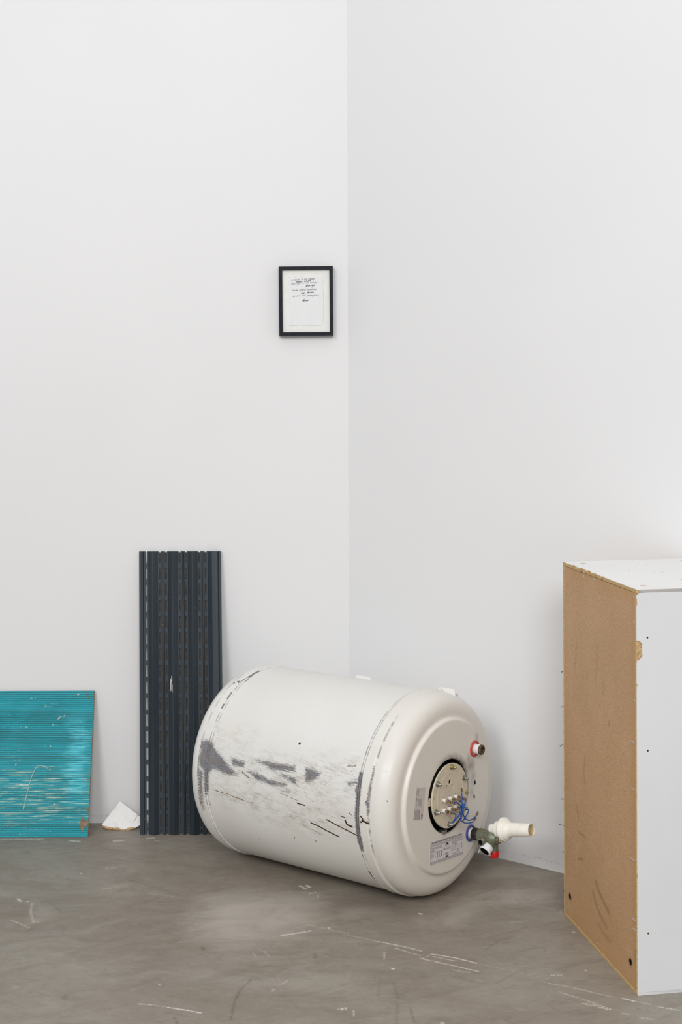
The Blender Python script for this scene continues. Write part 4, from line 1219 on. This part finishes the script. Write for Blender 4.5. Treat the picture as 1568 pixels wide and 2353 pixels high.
# front: raw core plus torn white skin with screw holes
FM = Matrix(((1, 0, 0, 0), (0, 0, 1, 0), (0, 1, 0, 0), (0, 0, 0, 1)))
fh = [circle(x, z, 0.0019, 12) for x, z in ((0.0214, 0.6376), (0.0215, 0.4358), (0.0212, 0.1101), (0.2576, 0.6376), (0.2576, 0.1101))]
zt = CH - TK
core = MB().plate([(0, TK), (CW, TK), (CW, zt), (0, zt)], fh, 0.0010, TK, FM).build('front_board', MT['chip'], cab)
MB().box((-0.0001, 0.0009, TK), (0.0012, TK - 0.0006, zt)).build('front_edge', MT['rawedge'], core)
sk = [(0.0009, 0.0002), (CW, 0.0002), (CW, CH - 0.0010), (0.0070, CH - 0.0010), (0.0062, CH - 0.004), (0.0046, 0.7148), (0.0012, 0.7140), (0.0009, 0.7090), (0.0022, 0.7060), (0.0024, 0.7000), (0.0026, 0.6960), (0.0009, 0.6940),
      (0.0009, 0.6332), (0.0074, 0.6322), (0.0085, 0.6305), (0.0117, 0.6261), (0.0115, 0.6190), (0.0112, 0.6114), (0.0123, 0.6055), (0.0086, 0.6010), (0.0057, 0.5976), (0.0030, 0.5985), (0.0016, 0.5971), (0.0020, 0.5945), (0.0009, 0.5935), (0.0009, 0.5560), (0.0024, 0.5550), (0.0021, 0.5510), (0.0009, 0.5500), (0.0009, 0.2180), (0.0020, 0.2160), (0.0018, 0.2110), (0.0009, 0.2100)]
MB().plate(sk, fh, 0.0, 0.0010, FM).build('front_laminate', MT['greylam'], core)
for x, z in ((0.0214, 0.6376), (0.0215, 0.4358), (0.0212, 0.1101)):
    MB().lathe([(0.0005, 0.0019), (0.012, 0.0019), (0.012, 0.0001)], 12, Matrix.Translation((x, 0, z)) @ Matrix.Rotation(math.pi / 2, 4, 'Z'), (False, False)).build('screw_hole', MT['blackfit'], core, 40)
MB().box((0.0, 0.0009, CH - 0.0100), (0.0062, TK, CH - TK + 0.0002)).build('broken_corner', MT['chip'], core)
# far and right boards
MB().box((0.0005, CDp - TK, TK), (CW, CDp, zt)).build('back_board', MT['rawedge'], cab)
MB().box((CW - TK, TK, TK), (CW, CDp - TK, zt)).build('right_board', MT['laminate'], cab)
MB().box((0.0, CDp - 0.0004, 0.0), (0.0035, CDp + 0.0004, CH - 0.0008)).build('edge_strip', MT['rawedge'], cab)


def nail(y, z, l, dz, dy_=0.0):
    d = Vector((-0.72, 0.62 + dy_, dz)).normalized()
    p0 = Vector((0.002, y, z)) - d * 0.002
    p1 = p0 + d * (l + 0.002)
    m = MB().tube([p0, p1], 0.0006, 8)
    m.tube([p1, p1 + d * 0.0006], 0.0015, 8)
    m.build('nail', MT['nail'], cab, 40)


for z, l, dz in ((0.5014, 0.0075, -0.55), (0.4288, 0.0085, -0.42), (0.3515, 0.012, -0.62), (0.2358, 0.007, 0.15), (0.1821, 0.012, 0.12), (0.1283, 0.004, 0.0), (0.0495, 0.004, 0.0)):
    nail(0.3905, z, l, dz)
for y, z, w, h in ((0.0162, 0.4483, 0.018, 0.0014), (0.0180, 0.2369, 0.018, 0.0013), (0.0150, 0.1307, 0.013, 0.0014), (0.0135, 0.1136, 0.011, 0.0012), (0.0130, 0.3640, 0.008, 0.0016), (0.0095, 0.6649, 0.002, 0.006), (0.0085, 0.5256, 0.003, 0.003)):
    MB().box((-0.0008, y - w / 2, z - h / 2), (0.0010, y + w / 2, z + h / 2)).build('staple', MT['staple'], cab)
for y, z in ((0.3860, 0.7110), (0.3056, 0.7120), (0.2703, 0.7110), (0.2112, 0.7125), (0.1207, 0.7120), (0.0709, 0.7125), (0.0110, 0.7100)):
    MB().lathe([(-0.0006, 0.0004), (-0.0006, 0.0014), (0.001, 0.0014)], 10, Matrix.Translation((0.0004, y, z)), (True, False)).build('pin_head', MT['staple'], cab, 40)
for y in (0.30, 0.20, 0.08): MB().lathe([(-0.0004, 0.0004), (-0.0004, 0.0011), (0.001, 0.0011)], 10, Matrix.Translation((0.0004, y, 0.0155)), (True, False)).build('pin_head', MT['staple'], cab, 40)

# ------------------------------------------------------------------ slotted steel panel
zb, zt_, lean0, lean1 = 0.0, 0.6755, 3.4355, 3.5195
LEN = math.hypot(zt_, lean1 - lean0)
up = Vector((0, lean1 - lean0, zt_)).normalized()
PX, PW = -0.4897, 0.2017
pm = Matrix(((1, 0, 0, PX), (0, -up.z, up.y, lean0), (0, up.y, up.z, 0), (0, 0, 0, 1)))   # local x right, y toward viewer, z up the sheet
pm[0][2] = -0.0178                                                                      # leans a little to the left
pan = empty('slotted_panel', Matrix.Translation((PX, lean0, 0)))
tag(pan, 'dark blue grey folded steel panel with rows of long slots leaning on the wall', 'metal panel')
pml = Matrix.Translation((-PX, -lean0, 0)) @ pm
prof = [(0.0, -0.0035), (0.0, 0.0020), (0.0048, 0.0020), (0.0062, 0.0036), (0.0085, 0.0036), (0.0105, 0.0)]
strips = [(0.0105, 0.0222, 0.0177)]
cs = [0.0582, 0.1072, 0.1563]
prof2 = [prof]
for c_ in cs:
    prof2.append([(c_ - 0.0365 if c_ != cs[0] else 0.0222, 0.0), (c_ - 0.0250, 0.0100), (c_ - 0.0245, 0.0100), (c_ - 0.0125, 0.0)])
    strips.append((c_ - 0.0125, c_ - 0.0032, c_ - 0.0077))
    prof2.append([(c_ - 0.0032, 0.0), (c_ - 0.0022, 0.0040), (c_ - 0.0009, 0.0040), (c_, 0.0022), (c_ + 0.0009, 0.0040), (c_ + 0.0022, 0.0040), (c_ + 0.0032, 0.0)])
    strips.append((c_ + 0.0032, c_ + (0.0125 if c_ == cs[0] else 0.0126 if c_ == cs[1] else 0.0130), c_ + 0.0077))
prof2.append([(0.1693, 0.0), (0.1790, 0.0095), (0.1800, 0.0080), (0.1940, 0.0080), (0.1958, 0.0058), (0.1985, 0.0080), (0.2017, 0.0080), (0.2017, -0.0035)])
m = MB()
for pr in prof2:
    for (x0, y0), (x1, y1) in zip(pr[:-1], pr[1:]):
        m.add([(x0, y0, 0), (x1, y1, 0), (x1, y1, LEN), (x0, y0, LEN)], [(0, 1, 2, 3)], pml)
SLW, SLL, PIT = 0.0022, 0.0290, 0.0396
for x0, x1, xc in strips:
    for xa, xb in ((x0, xc - SLW), (xc + SLW, x1)):
        m.add([(xa, 0, 0), (xb, 0, 0), (xb, 0, LEN), (xa, 0, LEN)], [(0, 1, 2, 3)], pml)
    spans = [(LEN + 0.01, LEN - 0.0292)]
    k = 0
    while LEN - 0.0400 - k * PIT - SLL > 0.016:
        spans.append((LEN - 0.0400 - k * PIT, LEN - 0.0400 - k * PIT - SLL))
        k += 1
    spans.append((0.0112, -0.01))
    for (_, hi), (lo, _) in zip(spans[:-1], spans[1:]):
        ts = np.linspace(math.pi, 0, 7)
        xs_ = [xc + SLW * math.cos(t) for t in ts]
        up_ = [hi + SLW - SLW * math.sin(t) for t in ts]
        dn_ = [lo - SLW + SLW * math.sin(t) for t in ts]
        for i in range(6):
            m.add([(xs_[i], 0, dn_[i]), (xs_[i + 1], 0, dn_[i + 1]), (xs_[i + 1], 0, up_[i + 1]), (xs_[i], 0, up_[i])], [(0, 1, 2, 3)], pml)
me = bpy.data.meshes.new('slotted_sheet')
me.from_pydata(m.v, [], m.f)
bm = bmesh.new()
bm.from_mesh(me)
bmesh.ops.remove_doubles(bm, verts=bm.verts, dist=0.00005)
bmesh.ops.recalc_face_normals(bm, faces=bm.faces)
bm.to_mesh(me)
bm.free()
sh = link(me, 'slotted_sheet', MT['slot'], pan)
so_ = sh.modifiers.new('solid', 'SOLIDIFY')
so_.thickness, so_.offset = 0.0012, 0.0

m = MB()
m.add([pml @ Vector(q) for q in ((0.0300, -0.0031, 0.004), (0.1975, -0.0031, 0.004), (0.1975, -0.0031, LEN - 0.004), (0.0300, -0.0031, LEN - 0.004), (0.0300, -0.0022, 0.004), (0.1975, -0.0022, 0.004), (0.1975, -0.0022, LEN - 0.004), (0.0300, -0.0022, LEN - 0.004))],
      [(3, 2, 1, 0), (4, 5, 6, 7), (0, 1, 5, 4), (1, 2, 6, 5), (2, 3, 7, 6), (3, 0, 4, 7)])
m.build('slot_shade_sheet', MT['slotshade'], pan)  # added plain sheet that makes the slots read dark
for x, z, w, h in ((0.0772, 0.3560, 0.0016, 0.016), (0.0795, 0.3700, 0.0012, 0.009), (0.0805, 0.3480, 0.0010, 0.011)):
    MB().plate(circle(x, z, w, 10, h), [], -0.0002, 0.0002, pml @ Matrix(((1, 0, 0, 0), (0, 0, 1, 0.0098), (0, 1, 0, 0), (0, 0, 0, 1)))).build('paint_scrape', MT['putty'], pan)

# ------------------------------------------------------------------ teal grooved sheet
tl0, tl1, tz = 3.415, 3.5155, 0.331
TLEN = math.hypot(tz, tl1 - tl0)
tu = Vector((0, tl1 - tl0, tz)).normalized()
XR = -0.613
tm = Matrix(((1, 0, 0, XR), (0, tu.y, -tu.z, tl0), (0, tu.z, tu.y, 0), (0, 0, 0, 1)))     # local x right, y up the sheet, z toward viewer
teal = empty('teal_sheet', tm)
tag(teal, 'shiny teal sheet with fine horizontal grooves leaning on the white wall', 'panel')
WID = 0.62
NR = 70
p = TLEN / NR
v, f_ = [], []
for i in range(NR):
    y0 = i * p
    pts = [(y0 + 0.00002, 0.0003), (y0 + 0.00075, 0.0003), (y0 + 0.00080, 0.0014), (y0 + 0.0018, 0.00152), (y0 + p * 0.72, 0.00152), (y0 + p - 0.00015, 0.0014), (y0 + p - 0.00002, 0.0003)]
    k = len(v)
    for x in (-WID, -0.3, -0.15, -0.0012 + 0.0005 * math.sin(i * 2.3)):
        v += [(x, a, b) for a, b in pts]
    n = len(pts)
    for j in range(3):
        for q in range(n - 1):
            f_.append((k + j * n + q, k + (j + 1) * n + q, k + (j + 1) * n + q + 1, k + j * n + q + 1))
MB_t = MB()
MB_t.v, MB_t.f = v, f_
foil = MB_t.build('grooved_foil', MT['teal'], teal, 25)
bm_ = MB()
bm_.box((-WID, 0, -0.0035), (0, TLEN, 0.0003))
bm_.build('board_core', MT['board'], teal, None, 0.0004)


def tl_pts(pts, z=0.0022):
    return [(x - XR, y, z) for x, y in pts]


def strip(name, pts, w, mat, z=0.0019, th=0.0008):
    P = smooth_path(tl_pts(pts, z), 5)
    MB().tube(P, w, 8, None, 1.0).build(name, mat, teal, 60)


strip('glue_trail', [(-0.7022, 0.1643), (-0.7206, 0.1633), (-0.7346, 0.1666), (-0.7437, 0.1656), (-0.7501, 0.1567), (-0.7581, 0.1357), (-0.7653, 0.1026), (-0.772, 0.0631)], 0.0015, MT['glue'], 0.0021)
strip('glue_trail', [(-0.7369, 0.1667), (-0.7252, 0.1633), (-0.7109, 0.1555)], 0.0009, MT['glue'], 0.0022)
strip('glue_trail', [(-0.8259, 0.0143), (-0.8106, 0.024), (-0.7927, 0.0294), (-0.7744, 0.0287), (-0.7581, 0.0228)], 0.0006, MT['greyink'], 0.0019)
strip('bent_wire', [(-0.6375, 0.3455), (-0.6361, 0.3447), (-0.6311, 0.3378), (-0.6259, 0.3263)], 0.0010, MT['board'], 0.0024)
for x, y, a, b, r in ((-0.6972, 0.2795, 0.0042, 0.0020, 0.75), (-0.7148, 0.2123, 0.0024, 0.0021, 0), (-0.6985, 0.076, 0.0021, 0.0034, 0), (-0.7970, 0.1691, 0.0016, 0.0030, -0.3), (-0.6530, 0.3365, 0.0028, 0.0018, 0), (-0.684, 0.2860, 0.0014, 0.0012, 0)):
    c_ = [(a * math.cos(t) * (1 + 0.2 * math.sin(3 * t)), b * math.sin(t)) for t in np.linspace(0, 2 * math.pi, 12, endpoint=False)]
    MB().plate(c_, [], 0.0010, 0.0030, Matrix.Translation((x - XR, y, 0)) @ Matrix.Rotation(r, 4, 'Z')).build('paint_blob', MT['putty'], teal, 40, 0.0006)
wear_ = [(-0.6297, 0.0496), (-0.6335, 0.0343), (-0.6316, 0.0191), (-0.6267, 0.0126), (-0.6216, 0.0234), (-0.615, 0.0288), (-0.6166, 0.0386), (-0.6235, 0.0397)]
MB().plate([(x - XR, y) for x, y in wear_], [], 0.0012, 0.0021, None).build('bare_patch', MT['board'], teal)
MB().plate([(-0.0050, 0.071), (-0.0068, 0.064), (-0.0040, 0.056), (-0.0012, 0.060), (-0.0012, 0.072)], [], 0.0012, 0.0020, None).build('bare_patch', MT['board'], teal)

# ------------------------------------------------------------------ broken laminate piece
BY0, BY1 = 3.466, 3.518
sh_ = (BY1 - BY0) / 0.066
bu = Vector((0, sh_, 1)).normalized()
brk = empty('broken_board', Matrix(((1, 0, 0, -0.535), (0, bu.y, -bu.z, BY0), (0, bu.z, bu.y, 0.0), (0, 0, 0, 1))))
tag(brk, 'small broken corner of white laminate board beside the slotted panel', 'board offcut')
k = 1 / bu.z


def bp(pts, dz=0.0):
    return [(x + 0.535, max((z + 0.0012) * k * 0.86, 0.0) + dz) for x, z in pts]


front = bp([(-0.5508, 0.0661), (-0.5901, 0.0111), (-0.5800, 0.0085), (-0.5697, 0.0064), (-0.5640, 0.0058), (-0.5599, 0.0043), (-0.5540, 0.0054), (-0.5485, 0.0049), (-0.5420, 0.0024), (-0.5360, 0.0017), (-0.5306, 0.0013), (-0.5240, 0.0049), (-0.5200, 0.0052), (-0.5158, 0.0068), (-0.5077, 0.0043), (-0.4958, 0.0104), (-0.4831, 0.0194), (-0.4957, 0.0288), (-0.5047, 0.0350)])
MB().plate(front, [], 0.0, 0.0010).build('laminate_face', MT['plaster'], brk, None, 0.0003)
rb_ = random.Random(5)
rag = []
src = bp([(-0.5508, 0.0655), (-0.5890, 0.0115), (-0.5820, 0.0045), (-0.5665, 0.0025), (-0.5535, 0.0003), (-0.5420, -0.0008), (-0.5307, -0.0012), (-0.5225, 0.0000), (-0.5150, 0.0020), (-0.5103, 0.0040), (-0.5077, 0.0070), (-0.4958, 0.0115), (-0.4831, 0.0194), (-0.4957, 0.0280), (-0.5047, 0.0345)])
for (x0, y0), (x1, y1) in zip(src, src[1:] + src[:1]):
    low = max(y0, y1) < 0.016
    q = 5 if low else 1
    for i in range(q):
        t = i / q
        j = 0.0010 if low and i else 0
        rag.append((x0 + (x1 - x0) * t + rb_.uniform(-j, j), max(y0 + (y1 - y0) * t + rb_.uniform(-j, j), 0.0)))
MB().plate(rag, [], -0.0085, -0.0001).build('chipboard_core', MT['chip'], brk)
# lumps of chip along the break
chips = MB()
for i in range(46):
    t = rb_.random()
    j = min(int(t * 9), 8)
    a, b = src[1 + j], src[2 + j]
    u_ = rb_.random()
    x, y = a[0] + (b[0] - a[0]) * u_, a[1] + (b[1] - a[1]) * u_
    r = rb_.uniform(0.0008, 0.0019)
    M = Matrix.Translation((x, max(y, 0.0006) + rb_.uniform(0.0, 0.0012), rb_.uniform(-0.008, 0.0004))) @ Matrix.Rotation(rb_.uniform(0, 3), 4, 'Y') @ Matrix.Rotation(rb_.uniform(0, 3), 4, 'Z')
    chips.box((-r * 1.3, -r * 0.6, -r), (r * 1.3, r * 0.6, r), M)
tag(chips.build('wood_crumbs', MT['chip'], brk), kind='stuff')
cr = bp([(-0.5047, 0.0341), (-0.5064, 0.0301), (-0.5092, 0.0219), (-0.5146, 0.0187)])
MB().tube([(x, y, 0.0009) for x, y in cr], [0.0006, 0.00055, 0.0005, 0.0002], 6).build('crack', MT['crack'], brk)
cr = bp([(-0.5146, 0.0187), (-0.5191, 0.0162), (-0.5195, 0.0113), (-0.5179, 0.008)])
MB().tube([(x, y, 0.00085) for x, y in cr], 0.00022, 6).build('crack', MT['crack'], brk)
hk = bp([(-0.5367, 0.0480), (-0.5352, 0.0510), (-0.5350, 0.0545), (-0.5372, 0.0552), (-0.5392, 0.0530)])
MB().tube(smooth_path([(x, y, -0.004) for x, y in hk], 4), 0.0011, 8).build('bent_nail', MT['rusty'], brk, 50)

# ------------------------------------------------------------------ framed writing
fr = empty('picture_frame', Matrix.Translation((-0.0858, WALL_Y, 1.2942)) @ Matrix.Rotation(math.radians(-0.35), 4, 'Y') @ Matrix(((1, 0, 0, 0), (0, 0, -1, 0), (0, 1, 0, 0), (0, 0, 0, 1))))
tag(fr, 'small black framed sheet of handwritten lines hanging beside the wall corner', 'picture')
FW, FH, BW, FDp = 0.1338, 0.1712, 0.0086, 0.020     # local x right, y up, z toward viewer
hx, hy2 = FW / 2, FH / 2
for nm, pts in (('frame_side', [(-hx, -hy2), (-hx + BW, -hy2 + BW), (-hx + BW, hy2 - BW), (-hx, hy2)]), ('frame_side', [(hx, -hy2), (hx, hy2), (hx - BW, hy2 - BW), (hx - BW, -hy2 + BW)]),
                ('frame_top', [(-hx, hy2), (-hx + BW, hy2 - BW), (hx - BW, hy2 - BW), (hx, hy2)]), ('frame_bottom', [(-hx, -hy2), (hx, -hy2), (hx - BW, -hy2 + BW), (-hx + BW, -hy2 + BW)])):
    MB().plate(pts, [], 0.0005, FDp).build(nm, MT['frame'], fr)
MB().box((-hx + BW, -hy2 + BW, 0.003), (hx - BW, hy2 - BW, 0.0135)).build('mount_board', MT['mount'], fr)
fx = lambda x: (620 + x / 8.71 - 703.6) / 930.0
fz = lambda y: -(590 + y / 8.71 - 691.6) / 930.0
x0, x1, y0, y1 = fx(385), fx(1074), fz(1372), fz(402)
rc = 0.0052
po = [(x0, y0), (x1 - rc, y0)] + [(x1 - rc + rc * math.sin(t), y0 + rc - rc * math.cos(t)) for t in np.linspace(0.2, 1.4, 6)] + [(x1, y0 + rc), (x1, y1 - rc)] + [(x1 - rc + rc * math.cos(t), y1 - rc + rc * math.sin(t)) for t in np.linspace(0.2, 1.4, 6)] + [(x1 - rc, y1), (x0, y1)]
page = MB().plate(po, [], 0.0135, 0.0139).build('page', MT['page'], fr)
rp = random.Random(8)
# faint page outline, its edge shadow drawn as broken thin lines
for a, b, w in (((x1, y0 + rc), (x1, y0 + 0.05), 0.0004), ((x1, y0 + 0.055), (x1, y1 - 0.03), 0.0004), ((x1, y1 - 0.024), (x1, y1 - rc), 0.0003), ((x0, y0), (x0 + 0.022, y0), 0.0003), ((x0 + 0.028, y0), (x0 + 0.045, y0), 0.0003), ((x0 + 0.05, y0), (x1 - rc, y0), 0.0003), ((x0, y1), (x0 + 0.004, y1), 0.0005), ((x0 + 0.012, y1), (x0 + 0.020, y1), 0.0004), ((x0 + 0.028, y1), (x0 + 0.036, y1), 0.0004)):
    MB().tube([(a[0], a[1], 0.0138), (b[0], b[1], 0.0138)], w, 6).build('page_shade_line', MT['pagelink'], page)
GL = {
    'a': (1.0, [[(.8, .8), (.4, 1), (.1, .6), (.2, .1), (.5, .1), (.8, .8), (.75, .2), (1, .1)]]),
    'b': (.85, [[(.1, 2), (.1, .1), (.5, 0), (.7, .5), (.4, .8), (.1, .5)]]),
    'c': (.85, [[(.7, .85), (.4, 1), (.1, .5), (.35, 0), (.75, .15)]]),
    'd': (1.0, [[(.7, .8), (.3, .9), (.1, .4), (.35, 0), (.7, .4), (.85, 2), (.75, .3), (.95, .05)]]),
    'e': (.85, [[(.1, .5), (.6, .6), (.5, 1), (.15, .7), (.25, .05), (.75, .2)]]),
    'f': (.6, [[(.6, 1.9), (.35, 2), (.25, 1.2), (.2, -.8)], [(0, 1), (.55, 1)]]),
    'g': (.95, [[(.7, .9), (.3, 1), (.1, .5), (.35, .1), (.7, .9), (.65, -.7), (.3, -1), (.1, -.6)]]),
    'h': (.9, [[(.1, 2), (.1, 0), (.3, .8), (.6, .9), (.65, .1), (.85, .1)]]),
    'i': (.4, [[(.1, 1), (.1, .1), (.3, .1)], [(.12, 1.4), (.16, 1.48)]]),
    'k': (.75, [[(.1, 2), (.1, 0)], [(.6, 1), (.15, .5), (.65, 0)]]),
    'l': (.4, [[(.15, 2), (.1, .2), (.3, .05)]]),
    'm': (1.15, [[(.05, .9), (.1, 0), (.25, .8), (.45, .9), (.5, 0), (.65, .8), (.85, .9), (.9, .05), (1.05, .1)]]),
    'n': (.85, [[(.05, .9), (.1, 0), (.3, .8), (.55, .9), (.6, .05), (.8, .1)]]),
    'o': (.85, [[(.4, 1), (.1, .6), (.2, .05), (.6, .2), (.65, .8), (.4, 1), (.8, .85)]]),
    'r': (.65, [[(.05, .9), (.12, 0), (.25, .7), (.6, .95)]]),
    's': (.7, [[(.6, .9), (.25, .95), (.2, .6), (.55, .4), (.45, .05), (.05, .1)]]),
    't': (.6, [[(.3, 1.7), (.25, .2), (.5, .05)], [(0, 1.05), (.6, 1.1)]]),
    'u': (.9, [[(.05, 1), (.1, .2), (.4, .05), (.65, .9), (.65, .1), (.85, .1)]]),
    'w': (1.0, [[(.05, 1), (.2, .05), (.45, .8), (.65, .05), (.95, 1)]]),
    'y': (.9, [[(.05, 1), (.15, .3), (.45, .2), (.7, 1), (.55, -.6), (.2, -1)]]),
    '-': (.7, [[(.1, .5), (.6, .5)]]), ' ': (.9, []),
}
qx = lambda x: (660 + x / 18.45 - 703.6) / 930.0
qz = lambda y: -(630 + y / 18.45 - 691.6) / 930.0
for txt, xa, ya, xb, yb, xh, dark in (
        ('its gender at one gaining', 180, 258, 1165, 208, .0027, 0), ('alone could', 370, 345, 1005, 300, .0026, 1), ('this gift is not money', 180, 432, 1290, 370, .0027, 0),
        ('she-go', 785, 520, 1180, 492, .0030, 1), ('chosen without knowledge', 195, 705, 1270, 655, .0026, 0), ('be show', 600, 820, 1130, 790, .0030, 1),
        ('we are not youngsters', 220, 955, 1355, 905, .0026, 0), ('show', 640, 1148, 900, 1135, .0031, 1)):
    adv = sum(GL[ch][0] for ch in txt)
    L0, L1 = Vector((qx(xa), qz(ya))), Vector((qx(xb), qz(yb)))
    ux = (L1 - L0) / adv
    m = MB()
    x = 0
    for ch in txt:
        w_, strokes = GL[ch]
        jy = rp.uniform(-0.0003, 0.0003)
        for stq in strokes:
            pts = [(x + a + 0.16 * b + rp.uniform(-.04, .04), b * rp.uniform(0.9, 1.08)) for a, b in stq]
            P = [(L0.x + ux.x * a, L0.y + ux.y * a + b * xh + jy, 0.0139) for a, b in pts]
            P = smooth_path(P, 3) if len(P) > 2 else P
            m.tube(P, 0.00050 if dark else 0.00034, 5, None, 1.0)
        x += w_
    m.build('handwriting', MT['pen' if dark else 'pencil'], page)
MB().box((-hx + BW - 0.0005, -hy2 + BW - 0.0005, 0.0160), (hx - BW + 0.0005, hy2 - BW + 0.0005, 0.0164)).build('glass_pane', MT['glassy'], fr)
